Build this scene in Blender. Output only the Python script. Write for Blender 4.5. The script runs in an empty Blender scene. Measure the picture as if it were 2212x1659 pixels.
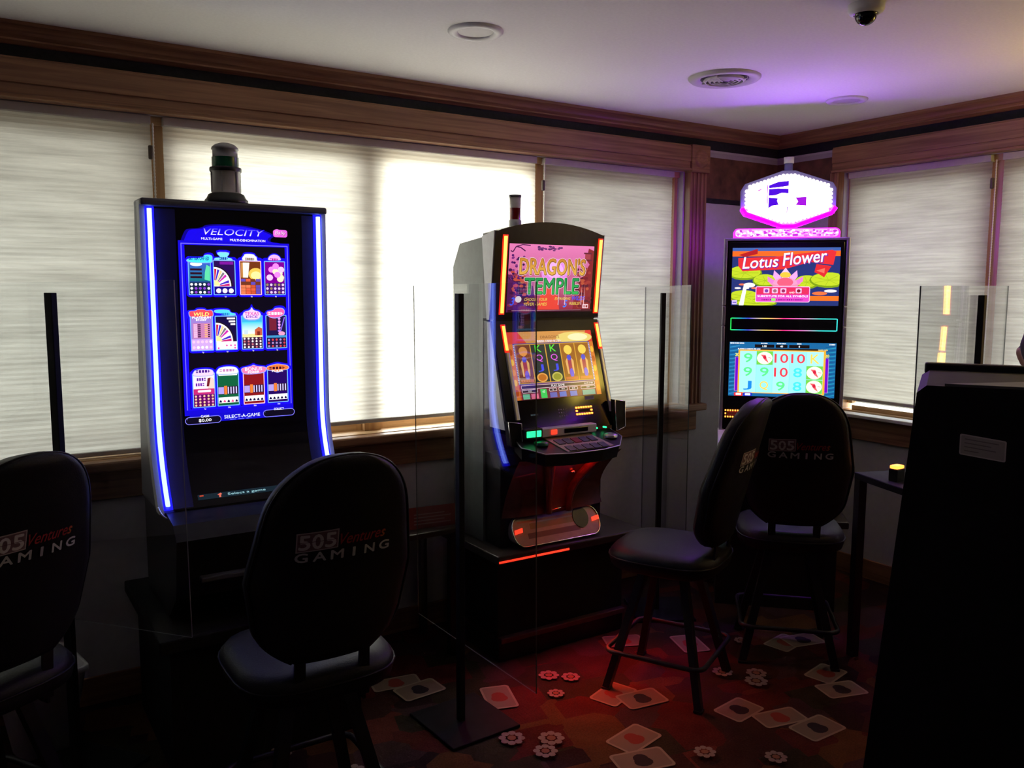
import bpy, bmesh, math, random
from mathutils import Vector, Matrix

random.seed(7)
S = bpy.context.scene
COL = S.collection
PI = math.pi

# ------------------------------------------------------------------ camera
def make_camera():
    f, pitch, yaw, roll = 1829.0, math.radians(6.377), math.radians(57.0), 0.0033
    F = Vector((math.cos(yaw) * math.cos(pitch), math.sin(yaw) * math.cos(pitch), -math.sin(pitch)))
    R = Vector((math.sin(yaw), -math.cos(yaw), 0))
    U = R.cross(F)
    ex = R * math.cos(roll) + U * math.sin(roll)
    ey = U * math.cos(roll) - R * math.sin(roll)
    cam = bpy.data.cameras.new('camera')
    cam.sensor_fit = 'HORIZONTAL'
    cam.sensor_width = 36.0
    cam.lens = 36.0 * f / 2212.0
    cam.clip_start = 0.05
    o = bpy.data.objects.new('camera', cam)
    m = Matrix.Identity(4)
    for i in range(3):
        m[i][0], m[i][1], m[i][2] = ex[i], ey[i], -F[i]
    m[0][3], m[1][3], m[2][3] = 0, 0, 1.6
    o.matrix_world = m
    COL.objects.link(o)
    S.camera = o
make_camera()

# ------------------------------------------------------------------ world and exposure
SKY = 14.0
def make_world():
    w = bpy.data.worlds.new('sky')
    S.world = w
    w.use_nodes = True
    nt = w.node_tree
    nt.nodes.clear()
    out = nt.nodes.new('ShaderNodeOutputWorld')
    bg = nt.nodes.new('ShaderNodeBackground')
    tc = nt.nodes.new('ShaderNodeTexCoord')
    sp = nt.nodes.new('ShaderNodeSeparateXYZ')
    rp = nt.nodes.new('ShaderNodeValToRGB')
    ma = nt.nodes.new('ShaderNodeMath'); ma.operation = 'MULTIPLY_ADD'
    ma.inputs[1].default_value = 0.5; ma.inputs[2].default_value = 0.5
    e = rp.color_ramp.elements
    e[0].position = 0.47; e[0].color = (0.20, 0.19, 0.165, 1)
    e[1].position = 0.53; e[1].color = (1.0, 0.98, 0.93, 1)
    x = rp.color_ramp.elements.new(1.0); x.color = (0.78, 0.88, 1.0, 1)
    nt.links.new(tc.outputs['Generated'], sp.inputs[0])
    nt.links.new(sp.outputs['Z'], ma.inputs[0])
    nt.links.new(ma.outputs[0], rp.inputs[0])
    nt.links.new(rp.outputs[0], bg.inputs[0])
    bg.inputs[1].default_value = SKY
    nt.links.new(bg.outputs[0], out.inputs[0])
make_world()

vs = S.view_settings
S.display_settings.display_device = 'sRGB'
vs.view_transform = 'Standard'
vs.look = 'None'
vs.exposure = 0.5
vs.gamma = 1.0
vs.use_curve_mapping = False
S.cycles.use_denoising = True
S.cycles.use_guiding = False
S.cycles.use_adaptive_sampling = True
S.cycles.adaptive_threshold = 0.02
S.cycles.adaptive_min_samples = 20
S.cycles.max_bounces = 8
S.cycles.diffuse_bounces = 4
S.cycles.glossy_bounces = 4
S.cycles.transmission_bounces = 8
S.cycles.transparent_max_bounces = 16
S.cycles.caustics_reflective = False
S.cycles.caustics_refractive = False
S.cycles.sample_clamp_indirect = 6.0

# ------------------------------------------------------------------ colour and materials
def lin(r, g, b):
    def c(v):
        v /= 255.0
        return v / 12.92 if v <= 0.04045 else ((v + 0.055) / 1.055) ** 2.4
    return (c(r), c(g), c(b), 1.0)

MATS = {}
def new_mat(name):
    m = bpy.data.materials.new(name)
    m.use_nodes = True
    MATS[name] = m
    return m, m.node_tree, m.node_tree.nodes, m.node_tree.links

def pmat(name, col, rough=0.5, metal=0.0, var=0.15, scale=40.0, bump=0.0, spec=0.5, coat=0.0, stretch=(1, 1, 1)):
    """principled with a procedural noise variation"""
    m, nt, N, L = new_mat(name)
    b = N['Principled BSDF']
    b.inputs['Roughness'].default_value = rough
    b.inputs['Metallic'].default_value = metal
    b.inputs['Specular IOR Level'].default_value = spec
    b.inputs['Coat Weight'].default_value = coat
    tc = N.new('ShaderNodeTexCoord'); mp = N.new('ShaderNodeMapping')
    mp.inputs['Scale'].default_value = stretch
    nz = N.new('ShaderNodeTexNoise'); nz.inputs['Scale'].default_value = scale
    nz.inputs['Detail'].default_value = 4
    rp = N.new('ShaderNodeValToRGB')
    c = col
    rp.color_ramp.elements[0].position = 0.3
    rp.color_ramp.elements[1].position = 0.7
    rp.color_ramp.elements[0].color = (c[0] * (1 - var), c[1] * (1 - var), c[2] * (1 - var), 1)
    rp.color_ramp.elements[1].color = (min(1, c[0] * (1 + var)), min(1, c[1] * (1 + var)), min(1, c[2] * (1 + var)), 1)
    L.new(tc.outputs['Object'], mp.inputs[0]); L.new(mp.outputs[0], nz.inputs['Vector'])
    L.new(nz.outputs['Fac'], rp.inputs[0]); L.new(rp.outputs[0], b.inputs['Base Color'])
    if bump:
        bp = N.new('ShaderNodeBump'); bp.inputs['Strength'].default_value = bump
        bp.inputs['Distance'].default_value = 0.002
        L.new(nz.outputs['Fac'], bp.inputs['Height']); L.new(bp.outputs[0], b.inputs['Normal'])
    return m

def emat(name, col, strength, base=(0.02, 0.02, 0.02, 1), rough=0.3):
    m, nt, N, L = new_mat(name)
    b = N['Principled BSDF']
    b.inputs['Base Color'].default_value = base
    b.inputs['Roughness'].default_value = rough
    b.inputs['Emission Color'].default_value = col
    b.inputs['Emission Strength'].default_value = strength
    return m

def attr_mat(name, strength=0.0, rough=0.4):
    """print: colour from the mesh's colour attribute; lit screens also emit it"""
    m, nt, N, L = new_mat(name)
    b = N['Principled BSDF']
    a = N.new('ShaderNodeAttribute'); a.attribute_name = 'Col'
    b.inputs['Roughness'].default_value = rough
    if strength:
        b.inputs['Base Color'].default_value = (0.01, 0.01, 0.01, 1)
        L.new(a.outputs['Color'], b.inputs['Emission Color'])
        b.inputs['Emission Strength'].default_value = strength
    else:
        L.new(a.outputs['Color'], b.inputs['Base Color'])
    return m

def wood_mat(name, c1, c2, axis, rough=0.45):
    m, nt, N, L = new_mat(name)
    b = N['Principled BSDF']
    b.inputs['Roughness'].default_value = rough
    tc = N.new('ShaderNodeTexCoord'); mp = N.new('ShaderNodeMapping')
    sc = [60, 60, 60]; sc[axis] = 2.2
    mp.inputs['Scale'].default_value = sc
    nz = N.new('ShaderNodeTexNoise'); nz.inputs['Scale'].default_value = 1.0; nz.inputs['Detail'].default_value = 6
    nz.inputs['Distortion'].default_value = 0.6
    rp = N.new('ShaderNodeValToRGB')
    rp.color_ramp.elements[0].position = 0.32; rp.color_ramp.elements[0].color = c1
    rp.color_ramp.elements[1].position = 0.68; rp.color_ramp.elements[1].color = c2
    bp = N.new('ShaderNodeBump'); bp.inputs['Strength'].default_value = 0.25; bp.inputs['Distance'].default_value = 0.001
    L.new(tc.outputs['Object'], mp.inputs[0]); L.new(mp.outputs[0], nz.inputs['Vector'])
    L.new(nz.outputs['Fac'], rp.inputs[0]); L.new(rp.outputs[0], b.inputs['Base Color'])
    L.new(nz.outputs['Fac'], bp.inputs['Height']); L.new(bp.outputs[0], b.inputs['Normal'])
    return m

def sheet_mat(name, ior, tint, rough=0.0):
    """thin clear sheet: straight-through transparency plus a Fresnel reflection"""
    m, nt, N, L = new_mat(name)
    N.remove(N['Principled BSDF'])
    out = N['Material Output']
    tr = N.new('ShaderNodeBsdfTransparent'); tr.inputs[0].default_value = tint
    gl = N.new('ShaderNodeBsdfGlossy'); gl.inputs['Roughness'].default_value = rough
    fr = N.new('ShaderNodeFresnel'); fr.inputs['IOR'].default_value = ior
    mx = N.new('ShaderNodeMixShader')
    nz = N.new('ShaderNodeTexNoise'); nz.inputs['Scale'].default_value = 1.5
    bp = N.new('ShaderNodeBump'); bp.inputs['Strength'].default_value = 0.02; bp.inputs['Distance'].default_value = 0.01
    L.new(nz.outputs['Fac'], bp.inputs['Height']); L.new(bp.outputs[0], gl.inputs['Normal'])
    # same reflectance whichever side of the sheet the ray meets
    ge = N.new('ShaderNodeNewGeometry')
    iv = N.new('ShaderNodeMath'); iv.operation = 'DIVIDE'; iv.inputs[0].default_value = 1.0; iv.inputs[1].default_value = ior
    mi = N.new('ShaderNodeMix'); mi.data_type = 'FLOAT'
    mi.inputs[2].default_value = ior; L.new(iv.outputs[0], mi.inputs[3])
    L.new(ge.outputs['Backfacing'], mi.inputs[0]); L.new(mi.outputs[0], fr.inputs['IOR'])
    L.new(fr.outputs[0], mx.inputs[0]); L.new(tr.outputs[0], mx.inputs[1]); L.new(gl.outputs[0], mx.inputs[2])
    L.new(mx.outputs[0], out.inputs[0])
    return m

def blind_mat(name):
    m, nt, N, L = new_mat(name)
    N.remove(N['Principled BSDF'])
    out = N['Material Output']
    tc = N.new('ShaderNodeTexCoord'); mp = N.new('ShaderNodeMapping')
    mp.inputs['Scale'].default_value = (3.5, 3.5, 95)
    nz = N.new('ShaderNodeTexNoise'); nz.inputs['Scale'].default_value = 1.0; nz.inputs['Detail'].default_value = 5
    nz.inputs['Roughness'].default_value = 0.7
    rp = N.new('ShaderNodeValToRGB')
    rp.color_ramp.elements[0].position = 0.32; rp.color_ramp.elements[0].color = (0.48, 0.455, 0.395, 1)
    rp.color_ramp.elements[1].position = 0.68; rp.color_ramp.elements[1].color = (0.86, 0.825, 0.735, 1)
    mp2 = N.new('ShaderNodeMapping'); mp2.inputs['Scale'].default_value = (2.2, 2.2, 20)
    n2 = N.new('ShaderNodeTexNoise'); n2.inputs['Scale'].default_value = 1.0; n2.inputs['Detail'].default_value = 3
    ad = N.new('ShaderNodeMath'); ad.operation = 'MULTIPLY_ADD'; ad.inputs[1].default_value = 0.55
    sb = N.new('ShaderNodeMath'); sb.operation = 'MULTIPLY'; sb.inputs[1].default_value = 0.45
    L.new(tc.outputs['Object'], mp.inputs[0]); L.new(mp.outputs[0], nz.inputs['Vector'])
    L.new(tc.outputs['Object'], mp2.inputs[0]); L.new(mp2.outputs[0], n2.inputs['Vector'])
    L.new(n2.outputs['Fac'], sb.inputs[0])
    L.new(nz.outputs['Fac'], ad.inputs[0]); L.new(sb.outputs[0], ad.inputs[2])
    L.new(ad.outputs[0], rp.inputs[0])
    tl = N.new('ShaderNodeBsdfTranslucent'); df = N.new('ShaderNodeBsdfDiffuse')
    df.inputs[0].default_value = (0.55, 0.52, 0.46, 1)
    mx = N.new('ShaderNodeMixShader'); mx.inputs[0].default_value = 0.22
    L.new(rp.outputs[0], tl.inputs[0])
    L.new(tl.outputs[0], mx.inputs[1]); L.new(df.outputs[0], mx.inputs[2])
    L.new(mx.outputs[0], out.inputs[0])
    return m

def dimming_screen_mat(name, opacity):
    m, nt, N, L = new_mat(name)
    N.remove(N['Principled BSDF'])
    tr = N.new('ShaderNodeBsdfTransparent'); df = N.new('ShaderNodeBsdfDiffuse')
    df.inputs[0].default_value = (0.05, 0.05, 0.05, 1)
    mx = N.new('ShaderNodeMixShader'); mx.inputs[0].default_value = opacity
    L.new(tr.outputs[0], mx.inputs[1]); L.new(df.outputs[0], mx.inputs[2])
    L.new(mx.outputs[0], N['Material Output'].inputs[0])
    return m

def carpet_mat(name):
    m, nt, N, L = new_mat(name)
    b = N['Principled BSDF']; b.inputs['Roughness'].default_value = 0.95
    b.inputs['Specular IOR Level'].default_value = 0.1
    tc = N.new('ShaderNodeTexCoord'); mp = N.new('ShaderNodeMapping')
    mp.inputs['Rotation'].default_value = (0, 0, math.radians(12)); mp.inputs['Scale'].default_value = (5.2, 6.4, 1)
    vo = N.new('ShaderNodeTexVoronoi'); vo.feature = 'F1'; vo.distance = 'CHEBYCHEV'
    vo.inputs['Scale'].default_value = 1.0; vo.inputs['Randomness'].default_value = 0.75
    sp = N.new('ShaderNodeSeparateColor')
    rp = N.new('ShaderNodeValToRGB'); rp.color_ramp.interpolation = 'CONSTANT'
    cols = [(0.0, (0.050, 0.022, 0.016)), (0.22, (0.085, 0.018, 0.014)), (0.4, (0.035, 0.030, 0.016)),
            (0.55, (0.105, 0.048, 0.018)), (0.68, (0.060, 0.030, 0.028)), (0.82, (0.030, 0.016, 0.015)), (0.92, (0.12, 0.030, 0.020))]
    e = rp.color_ramp.elements
    e[0].position, e[0].color = cols[0][0], (*cols[0][1], 1)
    e[1].position, e[1].color = cols[1][0], (*cols[1][1], 1)
    for p, c in cols[2:]:
        x = e.new(p); x.color = (*c, 1)
    nz = N.new('ShaderNodeTexNoise'); nz.inputs['Scale'].default_value = 160; nz.inputs['Detail'].default_value = 3
    n2 = N.new('ShaderNodeTexNoise'); n2.inputs['Scale'].default_value = 9; n2.inputs['Detail'].default_value = 5
    mu = N.new('ShaderNodeMix'); mu.data_type = 'RGBA'; mu.blend_type = 'MULTIPLY'; mu.inputs[0].default_value = 0.75
    m2 = N.new('ShaderNodeMix'); m2.data_type = 'RGBA'; m2.blend_type = 'MULTIPLY'; m2.inputs[0].default_value = 0.6
    L.new(tc.outputs['Object'], mp.inputs[0]); L.new(mp.outputs[0], vo.inputs['Vector'])
    L.new(vo.outputs['Color'], sp.inputs[0]); L.new(sp.outputs[0], rp.inputs[0])
    L.new(tc.outputs['Object'], nz.inputs['Vector']); L.new(tc.outputs['Object'], n2.inputs['Vector'])
    L.new(rp.outputs[0], mu.inputs[6]); L.new(nz.outputs['Fac'], mu.inputs[7])
    L.new(mu.outputs[2], m2.inputs[6]); L.new(n2.outputs['Fac'], m2.inputs[7])
    mul = N.new('ShaderNodeVectorMath'); mul.operation = 'SCALE'; mul.inputs[3].default_value = 2.2
    L.new(m2.outputs[2], mul.inputs[0]); L.new(mul.outputs[0], b.inputs['Base Color'])
    bp = N.new('ShaderNodeBump'); bp.inputs['Strength'].default_value = 0.4; bp.inputs['Distance'].default_value = 0.003
    L.new(nz.outputs['Fac'], bp.inputs['Height']); L.new(bp.outputs[0], b.inputs['Normal'])
    return m

pmat('plaster', (0.88, 0.86, 0.84, 1), 0.9, var=0.03, scale=90, bump=0.15)
pmat('wall_paint', (0.52, 0.50, 0.52, 1), 0.85, var=0.05, scale=30, bump=0.1)
pmat('dark_border', (0.012, 0.013, 0.018, 1), 0.8, var=0.4, scale=60)
pmat('pale_border', (0.42, 0.38, 0.42, 1), 0.8, var=0.05)
pmat('brown_border', (0.13, 0.055, 0.03, 1), 0.8, var=0.5, scale=14)
wood_mat('oak_x', (0.19, 0.085, 0.042, 1), (0.36, 0.18, 0.09, 1), 0)
wood_mat('oak_y', (0.19, 0.085, 0.042, 1), (0.36, 0.18, 0.09, 1), 1)
wood_mat('oak_z', (0.19, 0.085, 0.042, 1), (0.36, 0.18, 0.09, 1), 2)
wood_mat('pine_x', (0.50, 0.28, 0.12, 1), (0.66, 0.42, 0.20, 1), 0)
wood_mat('pine_y', (0.50, 0.28, 0.12, 1), (0.66, 0.42, 0.20, 1), 1)
wood_mat('pine_z', (0.50, 0.28, 0.12, 1), (0.66, 0.42, 0.20, 1), 2)
blind_mat('blind_fabric')
pmat('rail_white', (0.55, 0.52, 0.48, 1), 0.5, var=0.04)
pmat('cord_white', (0.85, 0.82, 0.72, 1), 0.7, var=0.05)
pmat('cleat_brown', (0.10, 0.075, 0.05, 1), 0.6)
pmat('sill_white', (0.72, 0.72, 0.72, 1), 0.5, var=0.04)
sheet_mat('window_glass', 1.5, (0.95, 0.97, 0.96, 1))
dimming_screen_mat('dimming_screen', 0.62)  # made-up screens outside chosen panes, opacity set to dim their blinds
dimming_screen_mat('weak_dimming_screen', 0.36)
carpet_mat('carpet')
pmat('black_plastic', (0.012, 0.012, 0.014, 1), 0.38, var=0.3)
pmat('black_gloss', (0.006, 0.006, 0.008, 1), 0.10, var=0.2)
pmat('black_vinyl', (0.013, 0.013, 0.015, 1), 0.5, var=0.3, scale=220, bump=0.25, spec=0.32)
pmat('black_matte', (0.010, 0.010, 0.011, 1), 0.7, var=0.3, spec=0.25)
pmat('blue_glow_bezel', (0.014, 0.012, 0.12, 1), 0.5, var=0.1)  # blue glow from the light strips put into the base colour
pmat('black_metal', (0.010, 0.010, 0.011, 1), 0.45, var=0.3)
pmat('steel_base', (0.008, 0.010, 0.010, 1), 0.75, var=0.3, scale=20, spec=0.2)
pmat('silver', (0.55, 0.55, 0.58, 1), 0.34, metal=0.85, var=0.06)
pmat('silver_paint', (0.55, 0.55, 0.58, 1), 0.45, var=0.05)
pmat('grey_side', (0.10, 0.11, 0.11, 1), 0.5, var=0.08)
pmat('violet_grey', (0.10, 0.10, 0.13, 1), 0.42, var=0.08)
pmat('chrome', (0.75, 0.75, 0.76, 1), 0.16, metal=1.0, var=0.02)
pmat('dark_laminate', (0.030, 0.024, 0.022, 1), 0.35, var=0.3, scale=18)
pmat('white_plastic', (0.70, 0.68, 0.68, 1), 0.5, var=0.03)
pmat('grey_bin', (0.72, 0.72, 0.76, 1), 0.55, var=0.05)
pmat('vent_grey', (0.55, 0.52, 0.52, 1), 0.5, var=0.04)
pmat('vent_dark', (0.06, 0.06, 0.055, 1), 0.8)
pmat('belly_maroon', (0.10, 0.035, 0.035, 1), 0.30, var=0.2, coat=0.4)
pmat('tray_pale', (0.42, 0.30, 0.26, 1), 0.4, var=0.1)
pmat('lens_clear', (0.42, 0.40, 0.38, 1), 0.2, var=0.05)
pmat('lens_green', (0.004, 0.10, 0.045, 1), 0.25, var=0.1)
pmat('lens_red', (0.16, 0.006, 0.006, 1), 0.25, var=0.1)
pmat('lens_grey', (0.30, 0.30, 0.31, 1), 0.3, var=0.05)
pmat('lens_blue', (0.16, 0.18, 0.34, 1), 0.25, var=0.05)
pmat('box_red', (0.30, 0.05, 0.035, 1), 0.6, var=0.1)
pmat('skin', (0.45, 0.24, 0.17, 1), 0.55, var=0.06)
pmat('hair_dark', (0.03, 0.02, 0.015, 1), 0.7, var=0.3, scale=120)
pmat('shirt_dark', (0.03, 0.035, 0.06, 1), 0.85, var=0.2)
pmat('trouser_dark', (0.02, 0.025, 0.04, 1), 0.85, var=0.2)
sheet_mat('acrylic', 1.49, (0.955, 0.962, 0.96, 1))
pmat('acrylic_edge', (0.10, 0.11, 0.11, 1), 0.3)
attr_mat('screen_print', 0.72, 0.15)
attr_mat('screen_print_bright', 0.95, 0.15)
attr_mat('matte_print', 0.0, 0.6)
attr_mat('carpet_print', 0.0, 0.95)
emat('led_blue_core', (0.17, 0.26, 1.0, 1), 4.2)
emat('led_blue_halo', (0.004, 0.003, 0.80, 1), 2.6)  # emissive band painting the bloom around the blue cores
emat('led_orange_core', (1.0, 0.40, 0.05, 1), 2.8)
emat('led_orange_halo', (0.80, 0.02, 0.005, 1), 1.1)  # emissive band painting a halo around the orange cores
emat('led_red', (1.0, 0.03, 0.012, 1), 1.6)
emat('led_red_strong', (1.0, 0.02, 0.008, 1), 14.0)
emat('led_amber', (1.0, 0.22, 0.03, 1), 3.0)
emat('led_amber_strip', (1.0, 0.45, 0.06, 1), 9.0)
emat('led_green', (0.02, 1.0, 0.25, 1), 1.8)
emat('led_yellow', (1.0, 0.72, 0.12, 1), 9.0)
emat('sign_white', (1.0, 0.90, 1.0, 1), 4.0)
emat('sign_purple', (0.30, 0.0, 1.0, 1), 60.0)
emat('sign_magenta', (0.80, 0.01, 0.85, 1), 3.0)
emat('sign_pink', (1.0, 0.30, 0.85, 1), 1.5)
emat('frost_purple', (0.22, 0.18, 0.55, 1), 0.20, base=(0.10, 0.09, 0.13, 1))

for _n in ('screen_print', 'screen_print_bright'): MATS[_n].cycles.emission_sampling = 'NONE'
# ------------------------------------------------------------------ mesh helpers
class MB:
    def __init__(s):
        s.v = []; s.f = []; s.m = []; s.sm = []; s.mats = []
    def mi(s, mat):
        if mat not in s.mats: s.mats.append(mat)
        return s.mats.index(mat)
    def raw(s, verts, faces, mat, smooth=False):
        b = len(s.v); k = s.mi(mat)
        s.v += [tuple(p) for p in verts]
        for f in faces:
            s.f.append([b + i for i in f]); s.m.append(k); s.sm.append(smooth)
        return s
    def box(s, a, b, mat, bev=0.0):
        if bev > 0:
            bm = bmesh.new()
            bmesh.ops.create_cube(bm, size=1.0)
            for v in bm.verts:
                v.co = Vector((a[i] + (v.co[i] + .5) * (b[i] - a[i]) for i in range(3)))
            bmesh.ops.bevel(bm, geom=list(bm.edges), offset=bev, segments=2, affect='EDGES', profile=0.5)
            return s.bm(bm, mat)
        x0, y0, z0 = a; x1, y1, z1 = b
        v = [(x0, y0, z0), (x1, y0, z0), (x1, y1, z0), (x0, y1, z0), (x0, y0, z1), (x1, y0, z1), (x1, y1, z1), (x0, y1, z1)]
        return s.raw(v, [(0, 3, 2, 1), (4, 5, 6, 7), (0, 1, 5, 4), (1, 2, 6, 5), (2, 3, 7, 6), (3, 0, 4, 7)], mat)
    def bm(s, bm, mat, smooth=False):
        bm.verts.ensure_lookup_table()
        for i, v in enumerate(bm.verts): v.index = i
        s.raw([v.co[:] for v in bm.verts], [[v.index for v in f.verts] for f in bm.faces], mat, smooth)
        bm.free(); return s
    def prism(s, pts, axis, a, b, mat, smooth=False):
        """extrude a 2D outline along axis from a to b; outline given in the other two axes in order"""
        n = len(pts)
        def p3(p, t):
            if axis == 0: return (t, p[0], p[1])
            if axis == 1: return (p[0], t, p[1])
            return (p[0], p[1], t)
        v = [p3(p, a) for p in pts] + [p3(p, b) for p in pts]
        s.raw(v, [list(range(n))[::-1], list(range(n, 2 * n))], mat)
        s.raw(v, [(i, (i + 1) % n, n + (i + 1) % n, n + i) for i in range(n)], mat, smooth)
        return s
    def lathe(s, prof, mat, cx=0, cy=0, seg=32, smooth=True):
        v = []; f = []
        n = len(prof)
        for i in range(seg):
            a = 2 * PI * i / seg
            for r, z in prof: v.append((cx + r * math.cos(a), cy + r * math.sin(a), z))
        for i in range(seg):
            j = (i + 1) % seg
            for k in range(n - 1):
                f.append((i * n + k, j * n + k, j * n + k + 1, i * n + k + 1))
        return s.raw(v, f, mat, smooth)
    def tube(s, path, r, mat, seg=10, closed=False, caps=True, rad=None):
        P = [Vector(p) for p in path]; n = len(P); v = []; f = []
        prev = None
        for i in range(n):
            if closed: t = (P[(i + 1) % n] - P[i - 1]).normalized()
            else: t = (P[min(i + 1, n - 1)] - P[max(i - 1, 0)]).normalized()
            if prev is None:
                a = Vector((0, 0, 1)) if abs(t.z) < 0.9 else Vector((1, 0, 0))
                u = t.cross(a).normalized()
            else:
                u = (prev - t * prev.dot(t)).normalized()
            prev = u; w = t.cross(u)
            rr = rad[i] if rad else r
            for k in range(seg):
                q = 2 * PI * k / seg
                v.append(P[i] + u * (rr * math.cos(q)) + w * (rr * math.sin(q)))
        m = n if closed else n - 1
        for i in range(m):
            j = (i + 1) % n
            for k in range(seg):
                l = (k + 1) % seg
                f.append((i * seg + k, i * seg + l, j * seg + l, j * seg + k))
        s.raw(v, f, mat, True)
        if caps and not closed:
            s.raw(v[:seg], [list(range(seg))[::-1]], mat); s.raw(v[-seg:], [list(range(seg))], mat)
        return s
    def bar(s, a, b, w, d, mat, w2=None, d2=None):
        """tapered rectangular bar from a to b"""
        a = Vector(a); b = Vector(b); t = (b - a).normalized()
        u = t.cross(Vector((0, 1, 0))).normalized() if abs(t.y) < .9 else t.cross(Vector((1, 0, 0))).normalized()
        x = t.cross(u)
        w2 = w2 or w; d2 = d2 or d
        v = []
        for p, ww, dd in ((a, w, d), (b, w2, d2)):
            for i, j in ((-1, -1), (1, -1), (1, 1), (-1, 1)):
                v.append(p + u * (i * ww / 2) + x * (j * dd / 2))
        return s.raw(v, [(0, 3, 2, 1), (4, 5, 6, 7), (0, 1, 5, 4), (1, 2, 6, 5), (2, 3, 7, 6), (3, 0, 4, 7)], mat)
    def grid(s, fn, nu, nv, mat, smooth=True, flip=False):
        v = [fn(i / nu, j / nv) for j in range(nv + 1) for i in range(nu + 1)]
        f = []
        for j in range(nv):
            for i in range(nu):
                q = (j * (nu + 1) + i, j * (nu + 1) + i + 1, (j + 1) * (nu + 1) + i + 1, (j + 1) * (nu + 1) + i)
                f.append(q[::-1] if flip else q)
        return s.raw(v, f, mat, smooth)
    def build(s, name, parent=None, off=(0, 0, 0), label=None, fix=True):
        me = bpy.data.meshes.new(name)
        me.from_pydata([(p[0] - off[0], p[1] - off[1], p[2] - off[2]) for p in s.v], [], s.f)
        for m in s.mats: me.materials.append(MATS[m])
        me.polygons.foreach_set('material_index', s.m)
        me.polygons.foreach_set('use_smooth', s.sm)
        if fix:
            bm = bmesh.new(); bm.from_mesh(me)
            bmesh.ops.remove_doubles(bm, verts=bm.verts, dist=1e-6)
            bmesh.ops.recalc_face_normals(bm, faces=bm.faces)
            bm.to_mesh(me); bm.free()
        me.update()
        o = bpy.data.objects.new(name, me)
        COL.objects.link(o)
        if parent: o.parent = parent
        if label: o['label'] = label
        return o

def empty(name, loc, rz=0.0):
    o = bpy.data.objects.new(name, None)
    o.empty_display_size = 0.1
    o.location = loc; o.rotation_euler = (0, 0, rz)
    COL.objects.link(o); return o
def tag(o, label, cat, group=None):
    o['label'] = label; o['category'] = cat
    if group: o['group'] = group
    return o
def struct(o, label=None):
    o['kind'] = 'structure'
    if label: o['label'] = label
    return o
def copy_tree(o, parent=None):
    c = o.copy(); COL.objects.link(c); c.parent = parent
    for ch in o.children: copy_tree(ch, c)
    return c

# ------------------------------------------------------------------ flat artwork on screens and printed things
TXT = {}
def text_mesh(body, bold=0.0, shear=0.0, space=1.0):
    key = (body, bold, shear, space)
    if key not in TXT:
        cu = bpy.data.curves.new('lettering', 'FONT')
        cu.body = body; cu.size = 1.0; cu.offset = bold; cu.shear = shear; cu.space_character = space
        cu.resolution_u = 3
        ob = bpy.data.objects.new('lettering', cu)
        me = bpy.data.meshes.new_from_object(ob)
        vs_ = [(v.co.x, v.co.y) for v in me.vertices]
        fs = [list(p.vertices) for p in me.polygons]
        bpy.data.meshes.remove(me); bpy.data.objects.remove(ob); bpy.data.curves.remove(cu)
        if vs_:
            x0 = min(v[0] for v in vs_); x1 = max(v[0] for v in vs_)
            y0 = min(v[1] for v in vs_); y1 = max(v[1] for v in vs_)
        else:
            x0 = x1 = y0 = y1 = 0
        TXT[key] = ([(v[0] - x0, v[1] - y0) for v in vs_], fs, max(x1 - x0, 1e-4), max(y1 - y0, 1e-4))
    return TXT[key]

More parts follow.
